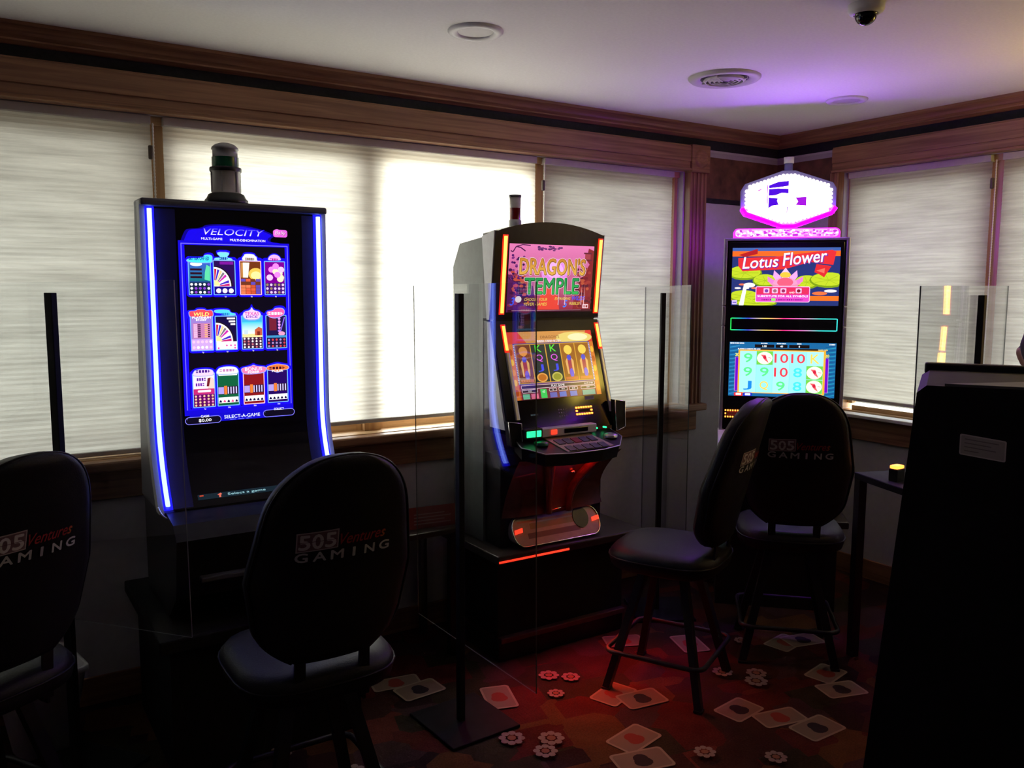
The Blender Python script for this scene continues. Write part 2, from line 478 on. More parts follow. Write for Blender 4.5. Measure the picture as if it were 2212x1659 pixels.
def soft(pts, n=2):
    """round off a closed outline"""
    for _ in range(n):
        q = []
        for i in range(len(pts)):
            a, b = pts[i], pts[(i + 1) % len(pts)]
            q += [(a[0] * .75 + b[0] * .25, a[1] * .75 + b[1] * .25), (a[0] * .25 + b[0] * .75, a[1] * .25 + b[1] * .75)]
        pts = q
    return pts
class Art:
    EPS = 0.00006
    def __init__(s, base=1, clip=None):
        s.v = []; s.f = []; s.c = []; s.l = base; s.clip = clip
    def add(s, pts, faces, col):
        b = len(s.v)
        if s.clip:
            q = s.clip; pts = [(min(max(p[0], q[0]), q[2]), min(max(p[1], q[1]), q[3])) for p in pts]
        s.v += [(p[0], p[1], s.l) for p in pts]
        s.f += [[b + i for i in f] for f in faces]
        s.c += [col] * len(pts)
        s.l += 1
    def poly(s, pts, col): s.add(pts, [list(range(len(pts)))], col)
    def rect(s, x0, y0, x1, y1, col): s.poly([(x0, y0), (x1, y0), (x1, y1), (x0, y1)], col)
    def grad(s, x0, y0, x1, y1, cb, ct, n=1):
        b = len(s.v)
        s.v += [(x0, y0, s.l), (x1, y0, s.l), (x1, y1, s.l), (x0, y1, s.l)]
        s.c += [cb, cb, ct, ct]; s.f.append([b, b + 1, b + 2, b + 3]); s.l += 1
    def rpts(s, x0, y0, x1, y1, r, n=5):
        o = []
        for cx, cy, a in ((x1 - r, y1 - r, 0), (x0 + r, y1 - r, 1), (x0 + r, y0 + r, 2), (x1 - r, y0 + r, 3)):
            for i in range(n + 1):
                q = (a + i / n) * PI / 2
                o.append((cx + r * math.cos(q), cy + r * math.sin(q)))
        return o
    def rrect(s, x0, y0, x1, y1, r, col): s.poly(s.rpts(x0, y0, x1, y1, r), col)
    def rframe(s, x0, y0, x1, y1, r, t, col):
        a = s.rpts(x0, y0, x1, y1, r); b = s.rpts(x0 + t, y0 + t, x1 - t, y1 - t, max(r - t, t * .2))
        n = len(a)
        s.add(a + b, [(i, (i + 1) % n, n + (i + 1) % n, n + i) for i in range(n)], col)
    def ell(s, cx, cy, rx, ry, col, n=18, a0=0, a1=2 * PI):
        s.poly([(cx + rx * math.cos(a0 + (a1 - a0) * i / n), cy + ry * math.sin(a0 + (a1 - a0) * i / n)) for i in range(n + (0 if a1 - a0 > 6.28 else 1))], col)
    def line(s, pts, w, col):
        for (x0, y0), (x1, y1) in zip(pts[:-1], pts[1:]):
            dx, dy = x1 - x0, y1 - y0; l = math.hypot(dx, dy) or 1
            nx, ny = -dy / l * w / 2, dx / l * w / 2
            s.poly([(x0 - nx, y0 - ny), (x1 - nx, y1 - ny), (x1 + nx, y1 + ny), (x0 + nx, y0 + ny)], col)
            s.l -= 1
        s.l += 1
    def text(s, body, x, y, h, col, w=None, al='c', bold=0.0, shear=0.0, space=1.0, rot=0.0, col2=None, arc=0.0):
        vs_, fs, tw, th = text_mesh(body, 0.0, shear, space)
        k = h / th; kx = (w / tw) if w else k
        ox = {'l': 0, 'c': -tw * kx / 2, 'r': -tw * kx}[al]
        c, sn = math.cos(rot), math.sin(rot)
        pts = []
        for a, b in vs_:
            px, py = a * kx + ox, b * k
            if arc: py += arc * (1 - (2 * px / (tw * kx)) ** 2)
            pts.append((x + px * c - py * sn, y + px * sn + py * c))
        d = max(0.0, bold) * k * .8
        offs = [(0, 0)] if d <= 0 else ([(-d, 0), (d, 0), (0, d), (0, -d)] if bold < .04 else [(d * math.cos(q * PI / 4), d * math.sin(q * PI / 4)) for q in range(8)])
        for ox_, oy_ in offs:
            n0 = len(s.c)
            s.add([(p[0] + ox_, p[1] + oy_) for p in pts], fs, col); s.l -= 1
            if col2:
                for i, (a, b) in enumerate(vs_):
                    t = b / th
                    s.c[n0 + i] = tuple(col[j] * (1 - t) + col2[j] * t for j in range(4))
        s.l += 1
    def strips(s, x0, y0, x1, y1, col, n=10, dy=0.0):
        for k in range(n):
            a, b = x0 + (x1 - x0) * k / n, x0 + (x1 - x0) * (k + 1) / n
            s.poly([(a, y0 + dy * k / n), (b, y0 + dy * (k + 1) / n), (b, y1 + dy * (k + 1) / n), (a, y1 + dy * k / n)], col); s.l -= 1
        s.l += 1
    def marks(s, x, y, w, h, col, n):
        """row of small strokes: lettering too small to read"""
        for k in range(n):
            a = x + w * k / n; b = x + w * (k + .72) / n
            if (k * 7 + n) % 5 == 0: s.rect(a, y, b, y + h * .35, col); s.rect(a, y + h * .62, b, y + h, col); s.l -= 2
            elif (k * 3 + n) % 4 == 1: s.rect(a, y, a + (b - a) * .45, y + h, col); s.rect(a, y + h * .4, b, y + h * .65, col); s.l -= 2
            else: s.rect(a, y, b, y + h, col); s.l -= 1
        s.l += 2
    def build(s, name, fn, mat, parent, off=(0, 0, 0), label=None):
        me = bpy.data.meshes.new(name)
        V = []
        for x, y, l in s.v:
            p = fn(x, y, l * s.EPS)
            V.append((p[0] - off[0], p[1] - off[1], p[2] - off[2]))
        me.from_pydata(V, [], s.f)
        at = me.color_attributes.new('Col', 'FLOAT_COLOR', 'POINT')
        at.data.foreach_set('color', [c for q in s.c for c in q])
        me.materials.append(MATS[mat])
        me.update()
        o = bpy.data.objects.new(name, me); COL.objects.link(o)
        if parent: o.parent = parent
        if label: o['label'] = label
        return o

# ------------------------------------------------------------------ the room
WY, WX = 3.50, 4.17          # inner faces of the window walls
CZ = 2.50
X0, Y0 = -2.6, -3.0
ZS, ZH = 0.93, 2.25          # window sill and head
# window openings: back wall and right wall
BX0, BX1 = -1.95, 3.40
RY0, RY1 = 0.35, 3.03
TH = 0.16

def room():
    m = MB(); m.box((X0 - .2, Y0 - .2, -0.1), (WX + TH, WY + TH, 0), 'carpet')
    fl = struct(m.build('floor'))
    m = MB(); m.box((X0 - .2, Y0 - .2, CZ), (WX + TH, WY + TH, CZ + .12), 'plaster')
    struct(m.build('ceiling'))
    m = MB()
    m.box((X0, WY, 0), (WX + TH, WY + TH, ZS - .03), 'wall_paint')
    m.box((X0, WY, ZH), (WX + TH, WY + TH, CZ), 'wall_paint')
    m.box((X0, WY, ZS - .03), (BX0, WY + TH, ZH), 'wall_paint')
    m.box((BX1, WY, ZS - .03), (WX + TH, WY + TH, ZH), 'wall_paint')
    struct(m.build('wall_back', fix=False))
    m = MB()
    m.box((WX, Y0, 0), (WX + TH, WY, ZS - .03), 'wall_paint')
    m.box((WX, Y0, ZH), (WX + TH, WY, CZ), 'wall_paint')
    m.box((WX, Y0, ZS - .03), (WX + TH, RY0, ZH), 'wall_paint')
    m.box((WX, RY1, ZS - .03), (WX + TH, WY, ZH), 'wall_paint')
    struct(m.build('wall_right', fix=False))
    m = MB(); m.box((X0 - .2, Y0 - .2, 0), (X0, WY + TH, CZ), 'wall_paint'); struct(m.build('wall_left'))
    m = MB(); m.box((X0, Y0 - .2, 0), (WX + TH, Y0, CZ), 'wall_paint'); struct(m.build('wall_front'))
    # roof overhang outside the windows
    m = MB(); m.box((X0 - .2, WY + TH, CZ - .02), (WX + .75, WY + .75, CZ + .12), 'plaster')
    m.box((WX + TH, Y0, CZ - .02), (WX + .75, WY + TH, CZ + .12), 'plaster')
    struct(m.build('trim_eave'))
    # dark papered band above the windows, paler border and brown border by the corner
    m = MB()
    m.box((X0, WY - .004, 2.385), (WX - .004, WY, 2.45), 'dark_border')
    m.box((WX - .004, Y0, 2.385), (WX, WY - .004, 2.45), 'dark_border')
    struct(m.build('trim_band'), 'dark band below the crown moulding')
    m = MB()
    for a, b, mt in ((2.345, 2.372, 'pale_border'), (2.118, 2.345, 'brown_border'), (2.09, 2.118, 'dark_border')):
        m.box((3.545, WY - .005, a), (WX - .005, WY, b), mt)
        m.box((WX - .005, 3.10, a), (WX, WY - .005, b), mt)
    struct(m.build('trim_border'), 'brown and pale wall border in the corner')
    # crown moulding, profile (distance from wall, height)
    cr = [(0, 2.50), (.082, 2.50), (.082, 2.488), (.074, 2.484), (.066, 2.478), (.058, 2.470), (.052, 2.462), (.044, 2.458), (.036, 2.452), (.036, 2.446), (.026, 2.442), (.014, 2.436), (0, 2.436)]
    m = MB(); m.prism([(WY - d, z) for d, z in cr], 0, X0, WX - 0.0, 'oak_x'); struct(m.build('trim_crown_back'))
    m = MB(); m.prism([(WX - d, z) for d, z in cr], 1, Y0, WY, 'oak_y'); struct(m.build('trim_crown_right'))
    # header boards with a bead along the lower edge
    m = MB()
    m.box((X0, WY - .05, 2.262), (3.402, WY, 2.388), 'oak_x')
    m.box((X0, WY - .058, 2.30), (3.402, WY - .05, 2.38), 'oak_x', .003)
    m.box((X0, WY - .062, 2.25), (3.402, WY, 2.263), 'oak_x', .004)
    struct(m.build('trim_header_back'))
    m = MB()
    m.box((WX - .05, RY0 - .1, 2.262), (WX, 3.075, 2.388), 'oak_y')
    m.box((WX - .058, RY0 - .1, 2.30), (WX - .05, 3.075, 2.38), 'oak_y', .003)
    m.box((WX - .062, RY0 - .1, 2.25), (WX, 3.075, 2.263), 'oak_y', .004)
    struct(m.build('trim_header_right'))
    # rosette block and fluted casing at the end of the back windows
    m = MB(); m.box((3.404, WY - .062, 2.245), (3.543, WY, 2.392), 'oak_x', .004)
    ring = MB()
    bm = None
    prof = [(0.0, -.070), (.010, -.072), (.018, -.066), (.026, -.072), (.040, -.073), (.046, -.066), (.050, -.062)]
    v = []; f = []; n = len(prof); sg = 28
    for i in range(sg):
        a = 2 * PI * i / sg
        for r, d in prof: v.append((3.4735 + r * math.cos(a), WY + d, 2.318 + r * math.sin(a)))
    for i in range(sg):
        j = (i + 1) % sg
        for k in range(n - 1): f.append((i * n + k, j * n + k, j * n + k + 1, i * n + k + 1))
    m.raw(v, f, 'oak_x', True)
    struct(m.build('trim_rosette'), 'carved rosette corner block')
    pts = [(3.41, WY), (3.41, WY - .045)]
    for i in range(4):
        c = 3.428 + i * .0285
        pts += [(c - .010, WY - .045), (c - .006, WY - .038), (c, WY - .035), (c + .006, WY - .038), (c + .010, WY - .045)]
    pts += [(3.536, WY - .045), (3.536, WY)]
    m = MB(); m.prism(pts, 2, 0.955, 2.245, 'oak_z'); struct(m.build('trim_casing_back'), 'fluted oak window casing')
    m = MB()
    pts = [(WX, 3.09), (WX - .045, 3.09), (WX - .045, 3.078), (WX - .036, 3.07), (WX - .036, 3.055), (WX - .045, 3.046), (WX - .045, 3.032), (WX, 3.032)]
    m.prism(pts, 2, 0.955, 2.25, 'oak_z'); struct(m.build('trim_casing_right'))
    # sills and aprons
    m = MB()
    m.box((X0, WY - .075, .915), (3.56, WY + .03, .955), 'oak_x', .008)
    m.box((X0, WY - .022, .80), (3.53, WY, .915), 'oak_x', .004)
    m.box((X0, WY - .02, .950), (3.40, WY + .056, .958), 'pine_x', .002)
    struct(m.build('trim_sill_back'), 'dark oak window sill and apron')
    m = MB()
    m.box((WX - .06, RY0 - .1, .900), (WX + .03, 3.10, .918), 'sill_white', .004)
    m.box((WX - .022, RY0 - .1, .775), (WX, 3.08, .900), 'oak_y', .004)
    struct(m.build('trim_sill_right'), 'window sill and apron')
    m = MB(); m.box((X0, WY - .014, 0), (WX - .014, WY, .11), 'oak_x', .004); struct(m.build('baseboard_back'))
    m = MB(); m.box((WX - .014, Y0, 0), (WX, WY, .11), 'oak_y', .004); struct(m.build('baseboard_right'))
    return fl

FLOOR = room()

def window_unit(name, axis, a0, a1, glazing, screens, mat_z, mat_h, lo=0.0):
    """frame, glazing bars and panes in an opening. axis 0 = back wall (runs along x), 1 = right wall (runs along y)"""
    W = WY if axis == 0 else WX
    def bx(m, s0, s1, d0, d1, z0, z1, mt, bev=0):
        if axis == 0: m.box((s0, W + d0, z0), (s1, W + d1, z1), mt, bev)
        else: m.box((W + d0, s0, z0), (W + d1, s1, z1), mt, bev)
    m = MB()
    bx(m, a0, a0 + .045, .045, .15, ZS, ZH, mat_z); bx(m, a1 - .022, a1, .045, .15, ZS, ZH, mat_z)
    bx(m, a0, a1, .03, .15, ZH - .03, ZH, mat_h); bx(m, a0, a1, .055, .15, ZS - .03, ZS + .028 - lo, mat_h)
    w = struct(m.build(name, fix=False))
    edges = [a0 + .045] + [e for g in glazing for e in (g - .036, g + .036)] + [a1 - .022]
    for g in glazing:
        q = MB(); bx(q, g - .04, g + .04, .055, .15, ZS, ZH, mat_z); q.build('mullion', w)
    for i in range(0, len(edges), 2):
        s0, s1 = edges[i], edges[i + 1]
        q = MB()
        for t0, t1, z0, z1, mt in ((s0, s0 + .03, ZS + .028, ZH - .03, mat_z), (s1 - .03, s1, ZS + .028, ZH - .03, mat_z),
                                   (s0 + .03, s1 - .03, ZS + .028 - lo, ZS + .062 - lo * 1.25, mat_h), (s0 + .03, s1 - .03, ZH - .07, ZH - .03, mat_h)):
            bx(q, t0, t1, .09, .125, z0, z1, mt)
        sash = q.build('sash', w)
        q = MB(); bx(q, s0 + .026, s1 - .026,   .105, .109, ZS + .06 - lo * 1.25, ZH - .065, 'window_glass'); q.build('pane', sash)
        if screens[i // 2]:
            sm_ = 'dimming_screen' if screens[i // 2] == 1 else 'weak_dimming_screen'
            q = MB(); bx(q, s0 + .02, s1 - .02, .14, .1405, ZS + .03, ZH - .03, sm_); q.build('dimming_screen', sash)  # added to cut the daylight on this pane
    return w

window_unit('window_1', 0, BX0, .665, [-.65], [1, 1], 'pine_z', 'pine_x')
window_unit('window_2', 0, .665, 2.44, [1.55], [2, 0], 'pine_z', 'pine_x')
window_unit('window_3', 0, 2.44, BX1, [], [1], 'pine_z', 'pine_x')
window_unit('window_4', 1, 2.20, RY1, [], [1], 'pine_z', 'pine_y', .036)
window_unit('window_5', 1, RY0, 2.20, [1.28], [1, 1], 'pine_z', 'pine_y', .036)

def blind(axis, a0, a1, zb, label, cord_at, drop=0.0):
    """pleated shade: head rail, pleated fabric, bottom rail, cord"""
    W = WY if axis == 0 else WX
    mid = (a0 + a1) / 2
    root = empty('window_blind', (mid, W + .02, zb) if axis == 0 else (W + .02, mid, zb))
    off = root.location
    tag(root, label, 'blind', 'pleated window blinds')
    def P(s, d, z): return (s, W + d, z) if axis == 0 else (W + d, s, z)
    m = MB(); n = int((ZH - .035 - zb) / .0095)
    pr = []
    for i in range(n + 1):
        z = zb + .018 + (ZH - .035 - zb - .018) * i / n
        pr.append((.018 + (.0009 if i % 2 else -.0009), z))
    nx = 6
    v = []; f = []
    for d, z in pr:
        for k in range(nx + 1): v.append(P(a0 + (a1 - a0) * k / nx, d, z))
    for j in range(len(pr) - 1):
        for k in range(nx):
            f.append((j * (nx + 1) + k, j * (nx + 1) + k + 1, (j + 1) * (nx + 1) + k + 1, (j + 1) * (nx + 1) + k))
    m.raw(v, f, 'blind_fabric'); m.build('pleated_fabric', root, off, fix=False)
    m = MB(); m.box(P(a0, .0, ZH - .035), P(a1, .04, ZH - .002), 'rail_white', .003); m.build('head_rail', root, off)
    m = MB(); m.box(P(a0, .004, zb), P(a1, .032, zb + .018), 'rail_white', .003); m.build('bottom_rail', root, off)
    if cord_at is not None:
        m = MB(); path = []
        for i in range(161):
            z = ZH - .03 - (ZH - zb - .25) * i / 160
            path.append(P(cord_at, -.004, z))
        rad = [.0042 if i % 2 else .0026 for i in range(161)]
        m.tube(path, .003, 'cord_white', 6, rad=rad); cd = m.build('bead_cord', root, off)
        m = MB(); c = P(cord_at - .012 if axis == 0 else cord_at + .012, -.010, ZH - .14)
        m.box((c[0] - .008, c[1] - .008, c[2] - .026), (c[0] + .008, c[1] + .008, c[2] + .026), 'cleat_brown', .005)
        m.build('cord_cleat', root, off)
    return root

blind(0, BX0 + .01, .643, .965, 'leftmost cream pleated blind, cut off by the left photo edge', .648)
blind(0, .687, 2.417, 1.0, 'widest cream pleated blind, behind the blue-lit slot machine', None)
blind(0, 2.464, 3.335, .940, 'cream pleated blind behind the orange-lit slot machine, next to fluted casing', 2.458)
blind(1, 2.227, 3.005, .985, 'cream pleated blind right of the purple hexagon sign', 2.197)
blind(1, .40, 2.173, .985, 'rightmost cream pleated blind, cut off by the right photo edge', None)

# ------------------------------------------------------------------ carpet print
def carpet_print():
    a = Art(1)
    def card(c, w, h, ang, red, rim=True):
        ca, sa = math.cos(ang), math.sin(ang)
        def T(p): return (c[0] + p[0] * ca - p[1] * sa, c[1] + p[0] * sa + p[1] * ca)
        pts = a.rpts(-w / 2, -h / 2, w / 2, h / 2, .016)
        a.poly([T(p) for p in pts], (.30, .25, .17, 1))
        pts = a.rpts(-w / 2 + .009, -h / 2 + .009, w / 2 - .009, h / 2 - .009, .012)
        a.poly([T(p) for p in pts], (.20, .155, .105, 1))
        pc = (.22, .035, .018, 1) if red else (.015, .014, .014, 1)
        for s in range(3):
            q = [T((.034 * math.cos(k * 2 * PI / 12) * (1 - .1 * s), (.026 - .012 * (s == 1)) * math.sin(k * 2 * PI / 12) + (s - 1) * .012)) for k in range(12)]
            a.poly(q, pc)
    def flower(c, r):
        for k in range(8):
            q = 2 * PI * k / 8 + .2
            cx, cy = c[0] + r * .62 * math.cos(q), c[1] + r * .62 * math.sin(q)
            a.poly([(cx + r * .26 * math.cos(t * PI / 4), cy + r * .26 * math.sin(t * PI / 4)) for t in range(8)], (.26, .20, .17, 1))
        a.poly([(c[0] + r * .3 * math.cos(t * PI / 4), c[1] + r * .3 * math.sin(t * PI / 4)) for t in range(8)], (.24, .11, .06, 1))
    CARDS = []   # filled below
    CARDS += CARD_LIST
    for c, w, h, g, r in CARDS: card(c, w, h, g, r)
    for c, r in FLOWER_LIST: flower(c, r)
    o = a.build('carpet_print', lambda x, y, l: (x, y, .0006 + l), 'carpet_print', FLOOR)
    o['label'] = 'playing cards and flowers woven into the carpet'
def D(a): return math.radians(a)
CARD_LIST = [((3.072, 2.434), .18, .125, D(10), 1), ((3.165, 2.41), .18, .12, D(-14), 0), ((2.961, 2.132), .17, .12, D(11), 1),
    ((2.892, 2.007), .18, .12, D(-17), 0), ((2.416, 2.115), .17, .125, D(8), 0), ((2.499, 1.990), .19, .11, D(-12), 1),
    ((2.554, 1.864), .185, .125, D(0), 0), ((1.935, 2.17), .185, .125, D(13), 1), ((1.865, 2.047), .20, .125, D(-14), 0),
    ((2.09, 2.47), .18, .125, D(20), 1), ((2.16, 2.38), .18, .125, D(-8), 0), ((2.692, 2.657), .125, .185, D(-20), 1),
    ((2.458, 2.84), .18, .12, D(-24), 1), ((1.40, 3.02), .20, .10, D(-9), 1), ((1.456, 2.916), .185, .125, D(4), 0),
    ((1.69, 2.69), .12, .185, D(-18), 1), ((0.62, 2.62), .17, .12, D(12), 1), ((1.20, 2.29), .18, .12, D(8), 0),
    ((1.28, 2.20), .18, .12, D(-14), 1), ((3.35, 1.75), .18, .12, D(10), 1), ((3.43, 1.62), .18, .12, D(-15), 0),
    ((1.2, 1.6), .18, .12, D(10), 1), ((2.0, 1.3), .18, .12, D(-12), 0), ((.3, 2.2), .18, .12, D(10), 1)]
FLOWER_LIST = [((1.963, 2.735), .05), ((2.03, 2.673), .045), ((1.894, 2.589), .04), ((1.562, 2.399), .055), ((1.68, 2.322), .055),
    ((1.613, 2.263), .05), ((2.906, 2.542), .04), ((2.701, 2.278), .05), ((2.643, 2.228), .055), ((2.072, 1.958), .045),
    ((2.588, 2.36), .05), ((1.0, 2.5), .05), ((2.95, 1.75), .05), ((.85, 2.75), .05), ((2.25, 1.80), .045)]

carpet_print()

# ------------------------------------------------------------------ ceiling fixtures
def downlight(loc, r, label):
    root = empty('recessed_downlight', loc); tag(root, label, 'ceiling light', 'recessed downlights')
    m = MB(); m.lathe([(r, 0), (r, -.004), (r * .93, -.010), (r * .80, -.012), (r * .66, -.008), (r * .62, .0)], 'white_plastic'); m.build('trim_ring', root)
    m = MB(); m.lathe([(r * .64, -.004), (r * .52, .05 - .055), (r * .42, -.0035), (0, -.0035)], 'vent_grey'); m.build('baffle', root)
    return root
downlight((1.571, 2.661, CZ), .098, 'white recessed downlight, switched off, above the left slot machine')
downlight((3.59, 2.615, CZ), .094, 'white recessed downlight in the purple glow by the corner')

def vent():
    root = empty('ceiling_vent', (2.79, 2.64, CZ)); tag(root, 'round white ceiling air vent with dark slotted centre', 'vent')
    m = MB(); m.lathe([(.152, 0), (.152, -.004), (.142, -.013), (.122, -.015), (.105, -.008), (.10, -.004)], 'vent_grey'); m.build('outer_ring', root)
    m = MB(); m.lathe([(.102, -.005), (.0, -.005)], 'vent_dark'); m.build('backing', root)
    for r in (.085, .066, .047, .028):
        m = MB(); m.lathe([(r, -.006), (r + .004, -.012), (r - .006, -.020), (r - .008, -.019), (r, -.010)], 'vent_grey'); m.build('louvre_ring', root)
    for k in range(4):
        a = k * PI / 2 + .4
        m = MB(); m.bar((.02 * math.cos(a), .02 * math.sin(a), -.018), (.10 * math.cos(a), .10 * math.sin(a), -.012), .008, .005, 'vent_grey'); m.build('spoke', root)
vent()

def dome_camera():
    root = empty('dome_camera', (2.462, 1.738, CZ)); tag(root, 'small ceiling dome security camera at the top edge', 'security camera')
    m = MB(); m.lathe([(.055, 0), (.055, -.018), (.05, -.026), (.038, -.030)], 'white_plastic'); m.build('housing', root)
    m = MB(); m.lathe([(.036, -.030)] + [(.034 * math.cos(a), -.030 - .034 * math.sin(a)) for a in [i * PI / 16 for i in range(9)]], 'black_gloss'); m.build('dome', root)
dome_camera()

# ------------------------------------------------------------------ shared machine bits
def slab_map(fy):
    """map (x, z, lift) on a front surface y = fy(z), lifted towards the viewer"""
    return lambda x, z, l: (x, fy(z) - l, z)

def strip(m, xs, zs, fy, w, d, mat, lift=0.0):
    """bar following the front profile: xs centre, width w, standing d proud"""
    n = len(zs); v = []; f = []
    for z in zs:
        y = fy(z) - lift
        v += [(xs - w / 2, y + .004, z), (xs - w / 2, y - d * .6, z), (xs - w / 4, y - d, z), (xs + w / 4, y - d, z), (xs + w / 2, y - d * .6, z), (xs + w / 2, y + .004, z)]
    for i in range(n - 1):
        for k in range(5): f.append((i * 6 + k, i * 6 + k + 1, i * 6 + 6 + k + 1, i * 6 + 6 + k))
    f.append(tuple(range(6))[::-1]); f.append(tuple(range((n - 1) * 6, n * 6)))
    m.raw(v, f, mat, False)

def curved_slab(m, x0, x1, zs, fy, th, mat, back=None):
    """slab whose front follows fy(z); back is a constant y or front + th"""
    n = len(zs); v = []; f = []
    for z in zs:
        y = fy(z); b = back(z) if back else y + th
        v += [(x0, y, z), (x1, y, z), (x1, b, z), (x0, b, z)]
    for i in range(n - 1):
        for k in range(4): f.append((i * 4 + k, i * 4 + (k + 1) % 4, i * 4 + 4 + (k + 1) % 4, i * 4 + 4 + k))
    f += [(0, 3, 2, 1), ((n - 1) * 4, (n - 1) * 4 + 1, (n - 1) * 4 + 2, (n - 1) * 4 + 3)]
    m.raw(v, f, mat)

def zrange(a, b, n): return [a + (b - a) * i / n for i in range(n + 1)]

WHITE = (1, 1, 1, 1)
def C(r, g, b): return lin(r, g, b)

# ------------------------------------------------------------------ blue-lit machine with the game menu
def velocity():
    ox, oy = .824, 3.02
    root = empty('slot_machine', (ox, oy, 0)); off = (ox, oy, 0)
    tag(root, 'tall slot machine with blue light strips and a game menu screen', 'slot machine')
    fy = lambda z: 3.02 - (1.15 * (1.185 - z) ** 2 if z < 1.185 else 0)
    Z = zrange(.862, 1.886, 24)
    # cabinet behind the curved glass
    m = MB(); curved_slab(m, .514, 1.134, Z, lambda z: fy(z) + .012, 0, 'violet_grey', back=lambda z: 3.15 + .10 * (1.886 - z))
    m.build('cabinet', root, off)
    m = MB(); curved_slab(m, .507, .523, Z, lambda z: fy(z) - .004, .05, 'silver_paint'); m.build('side_trim', root, off)
    m = MB(); curved_slab(m, 1.125, 1.141, Z, lambda z: fy(z) - .004, .05, 'silver_paint'); m.build('side_trim', root, off)
    m = MB(); m.box((.507, 2.995, 1.868), (1.141, 3.12, 1.893), 'violet_grey', .008); m.build('top_bezel', root, off)
    m = MB(); curved_slab(m, .553, 1.095, zrange(.868, 1.866, 24), lambda z: fy(z) + .002, .01, 'black_gloss'); gl = m.build('screen_glass', root, off)
    for xa, xb in ((.553, .618), (1.052, 1.095)):
        m = MB(); curved_slab(m, xa, xb, zrange(.872, 1.862, 24), lambda z: fy(z) + .0004, .002, 'blue_glow_bezel'); m.build('inner_bezel', root, off)
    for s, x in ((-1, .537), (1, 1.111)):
        m = MB(); strip(m, x, zrange(.872, 1.866, 24), fy, .030, .004, 'led_blue_halo'); ln = m.build('light_strip', root, off, 'glowing blue light strip with painted halo band')  # wide band is the painted halo, the core is the lamp
        m = MB(); strip(m, x, zrange(.885, 1.860, 24), fy, .0135, .016, 'led_blue_core', .001); m.build('strip_core', ln, off)
    # chin with a bright lip
    m = MB(); pts = []
    for i in range(9):
        a = PI + PI / 2 * i / 8; pts.append((.547 + .04 * math.cos(a), 0, .885 + .04 * math.sin(a)))
    for i in range(9):
        a = 1.5 * PI + PI / 2 * i / 8; pts.append((1.101 + .04 * math.cos(a), 0, .885 + .04 * math.sin(a)))
    m.tube([(p[0], fy(p[2]) - .004, p[2]) for p in pts], .0035, 'chrome', 8); m.build('chin_lip', root, off)
    # lower body, deck and stand
    m = MB()
    m.prism([(2.93, .50), (2.80, .60), (2.76, .80), (2.80, .845), (2.90, .862), (3.30, .862), (3.30, .50)], 0, .53, 1.12, 'black_plastic')
    m.build('lower_body', root, off)
    m = MB(); m.box((.60, 2.755, .655), (.88, 2.80, .672), 'violet_grey', .004); m.build('coin_ledge', root, off)
    m = MB(); m.box((.46, 2.72, .455), (1.19, 3.40, .50), 'black_matte', .006); m.build('stand_top', root, off)
    m = MB(); m.box((.50, 2.78, 0), (1.15, 3.38, .455), 'black_matte'); m.build('stand_base', root, off)
    # candle tower
    cx, cy = .803, 3.075
    def cyl(name, prof, mat, parent=root, seg=32):
        m = MB(); m.lathe(prof, mat, cx, cy, seg); return m.build(name, parent, off)
    b = cyl('candle_base', [(0, 1.890), (.073, 1.890), (.073, 1.905), (.066, 1.912), (.06, 1.925), (.05, 1.930), (0, 1.930)], 'black_plastic')
    cyl('candle_clear_tier', [(.050, 1.930), (.048, 1.932), (.048, 2.0), (.052, 2.004), (.052, 2.016), (.048, 2.018)], 'lens_clear', b)
    cyl('candle_collar', [(.0525, 2.003), (.0535, 2.006), (.0535, 2.014), (.0525, 2.017)], 'black_plastic', b)
    cyl('candle_green_tier', [(.045, 2.018), (.045, 2.05), (.0455, 2.052)], 'lens_green', b)
    cyl('candle_cap', [(.0455, 2.052), (.042, 2.054), (.042, 2.078), (.046, 2.079), (.044, 2.086), (.034, 2.095), (.018, 2.101), (0, 2.103)], 'lens_grey', b)
    for k in range(6):
        a = k * PI / 3
        m = MB(); m.bar((cx + .049 * math.cos(a), cy + .049 * math.sin(a), 1.932), (cx + .049 * math.cos(a), cy + .049 * math.sin(a), 2.002), .004, .004, 'lens_grey'); m.build('candle_rib', b, off)
    # ---- screen picture
    mp = slab_map(fy)
    a = Art(1)
    blue, deep, dark = C(30, 20, 255), C(14, 6, 170), C(10, 6, 20)
    NB = 20
    def vgrid(x0, x1, z0, z1, col):
        for i in range(NB):
            a.rect(x0, z0 + (z1 - z0) * i / NB, x1, z0 + (z1 - z0) * (i + 1) / NB, col); a.l -= 1
        a.l += 1
    fx0, fx1, fz0, fz1 = .632, .998, 1.172, 1.752
    # glow band behind the title
    gb = [(.632, 1.758), (.645, 1.79), (.655, 1.80), (.70, 1.803), (.72, 1.818), (.83, 1.820), (.90, 1.808), (.94, 1.795), (.955, 1.785), (.935, 1.775), (.94, 1.76), (.99, 1.757), (.985, 1.748), (.632, 1.75)]
    a.poly(soft(gb), C(12, 3, 130)); a.poly(soft([(.80 + (q[0] - .80) * .93, 1.785 + (q[1] - 1.785) * .86) for q in gb]), C(22, 6, 215))
    vgrid(fx0 - .008, fx1 + .006, fz0 - .008, fz1 + .008, C(20, 8, 200))
    vgrid(fx0, fx1, fz0, fz1, C(110, 100, 255))
    vgrid(fx0 + .003, fx1 - .003, fz0 + .003, fz1 - .003, C(24, 10, 225))
    vgrid(fx0 + .012, fx1 - .011, fz0 + .010, fz1 - .006, dark)
    a.text('VELOCITY', .812, 1.781, .024, C(30, 10, 235), w=.21, bold=.02, shear=.25)
    a.text('VELOCITY', .811, 1.782, .022, C(245, 240, 255), w=.205, bold=-.005, shear=.25, col2=C(40, 30, 240))
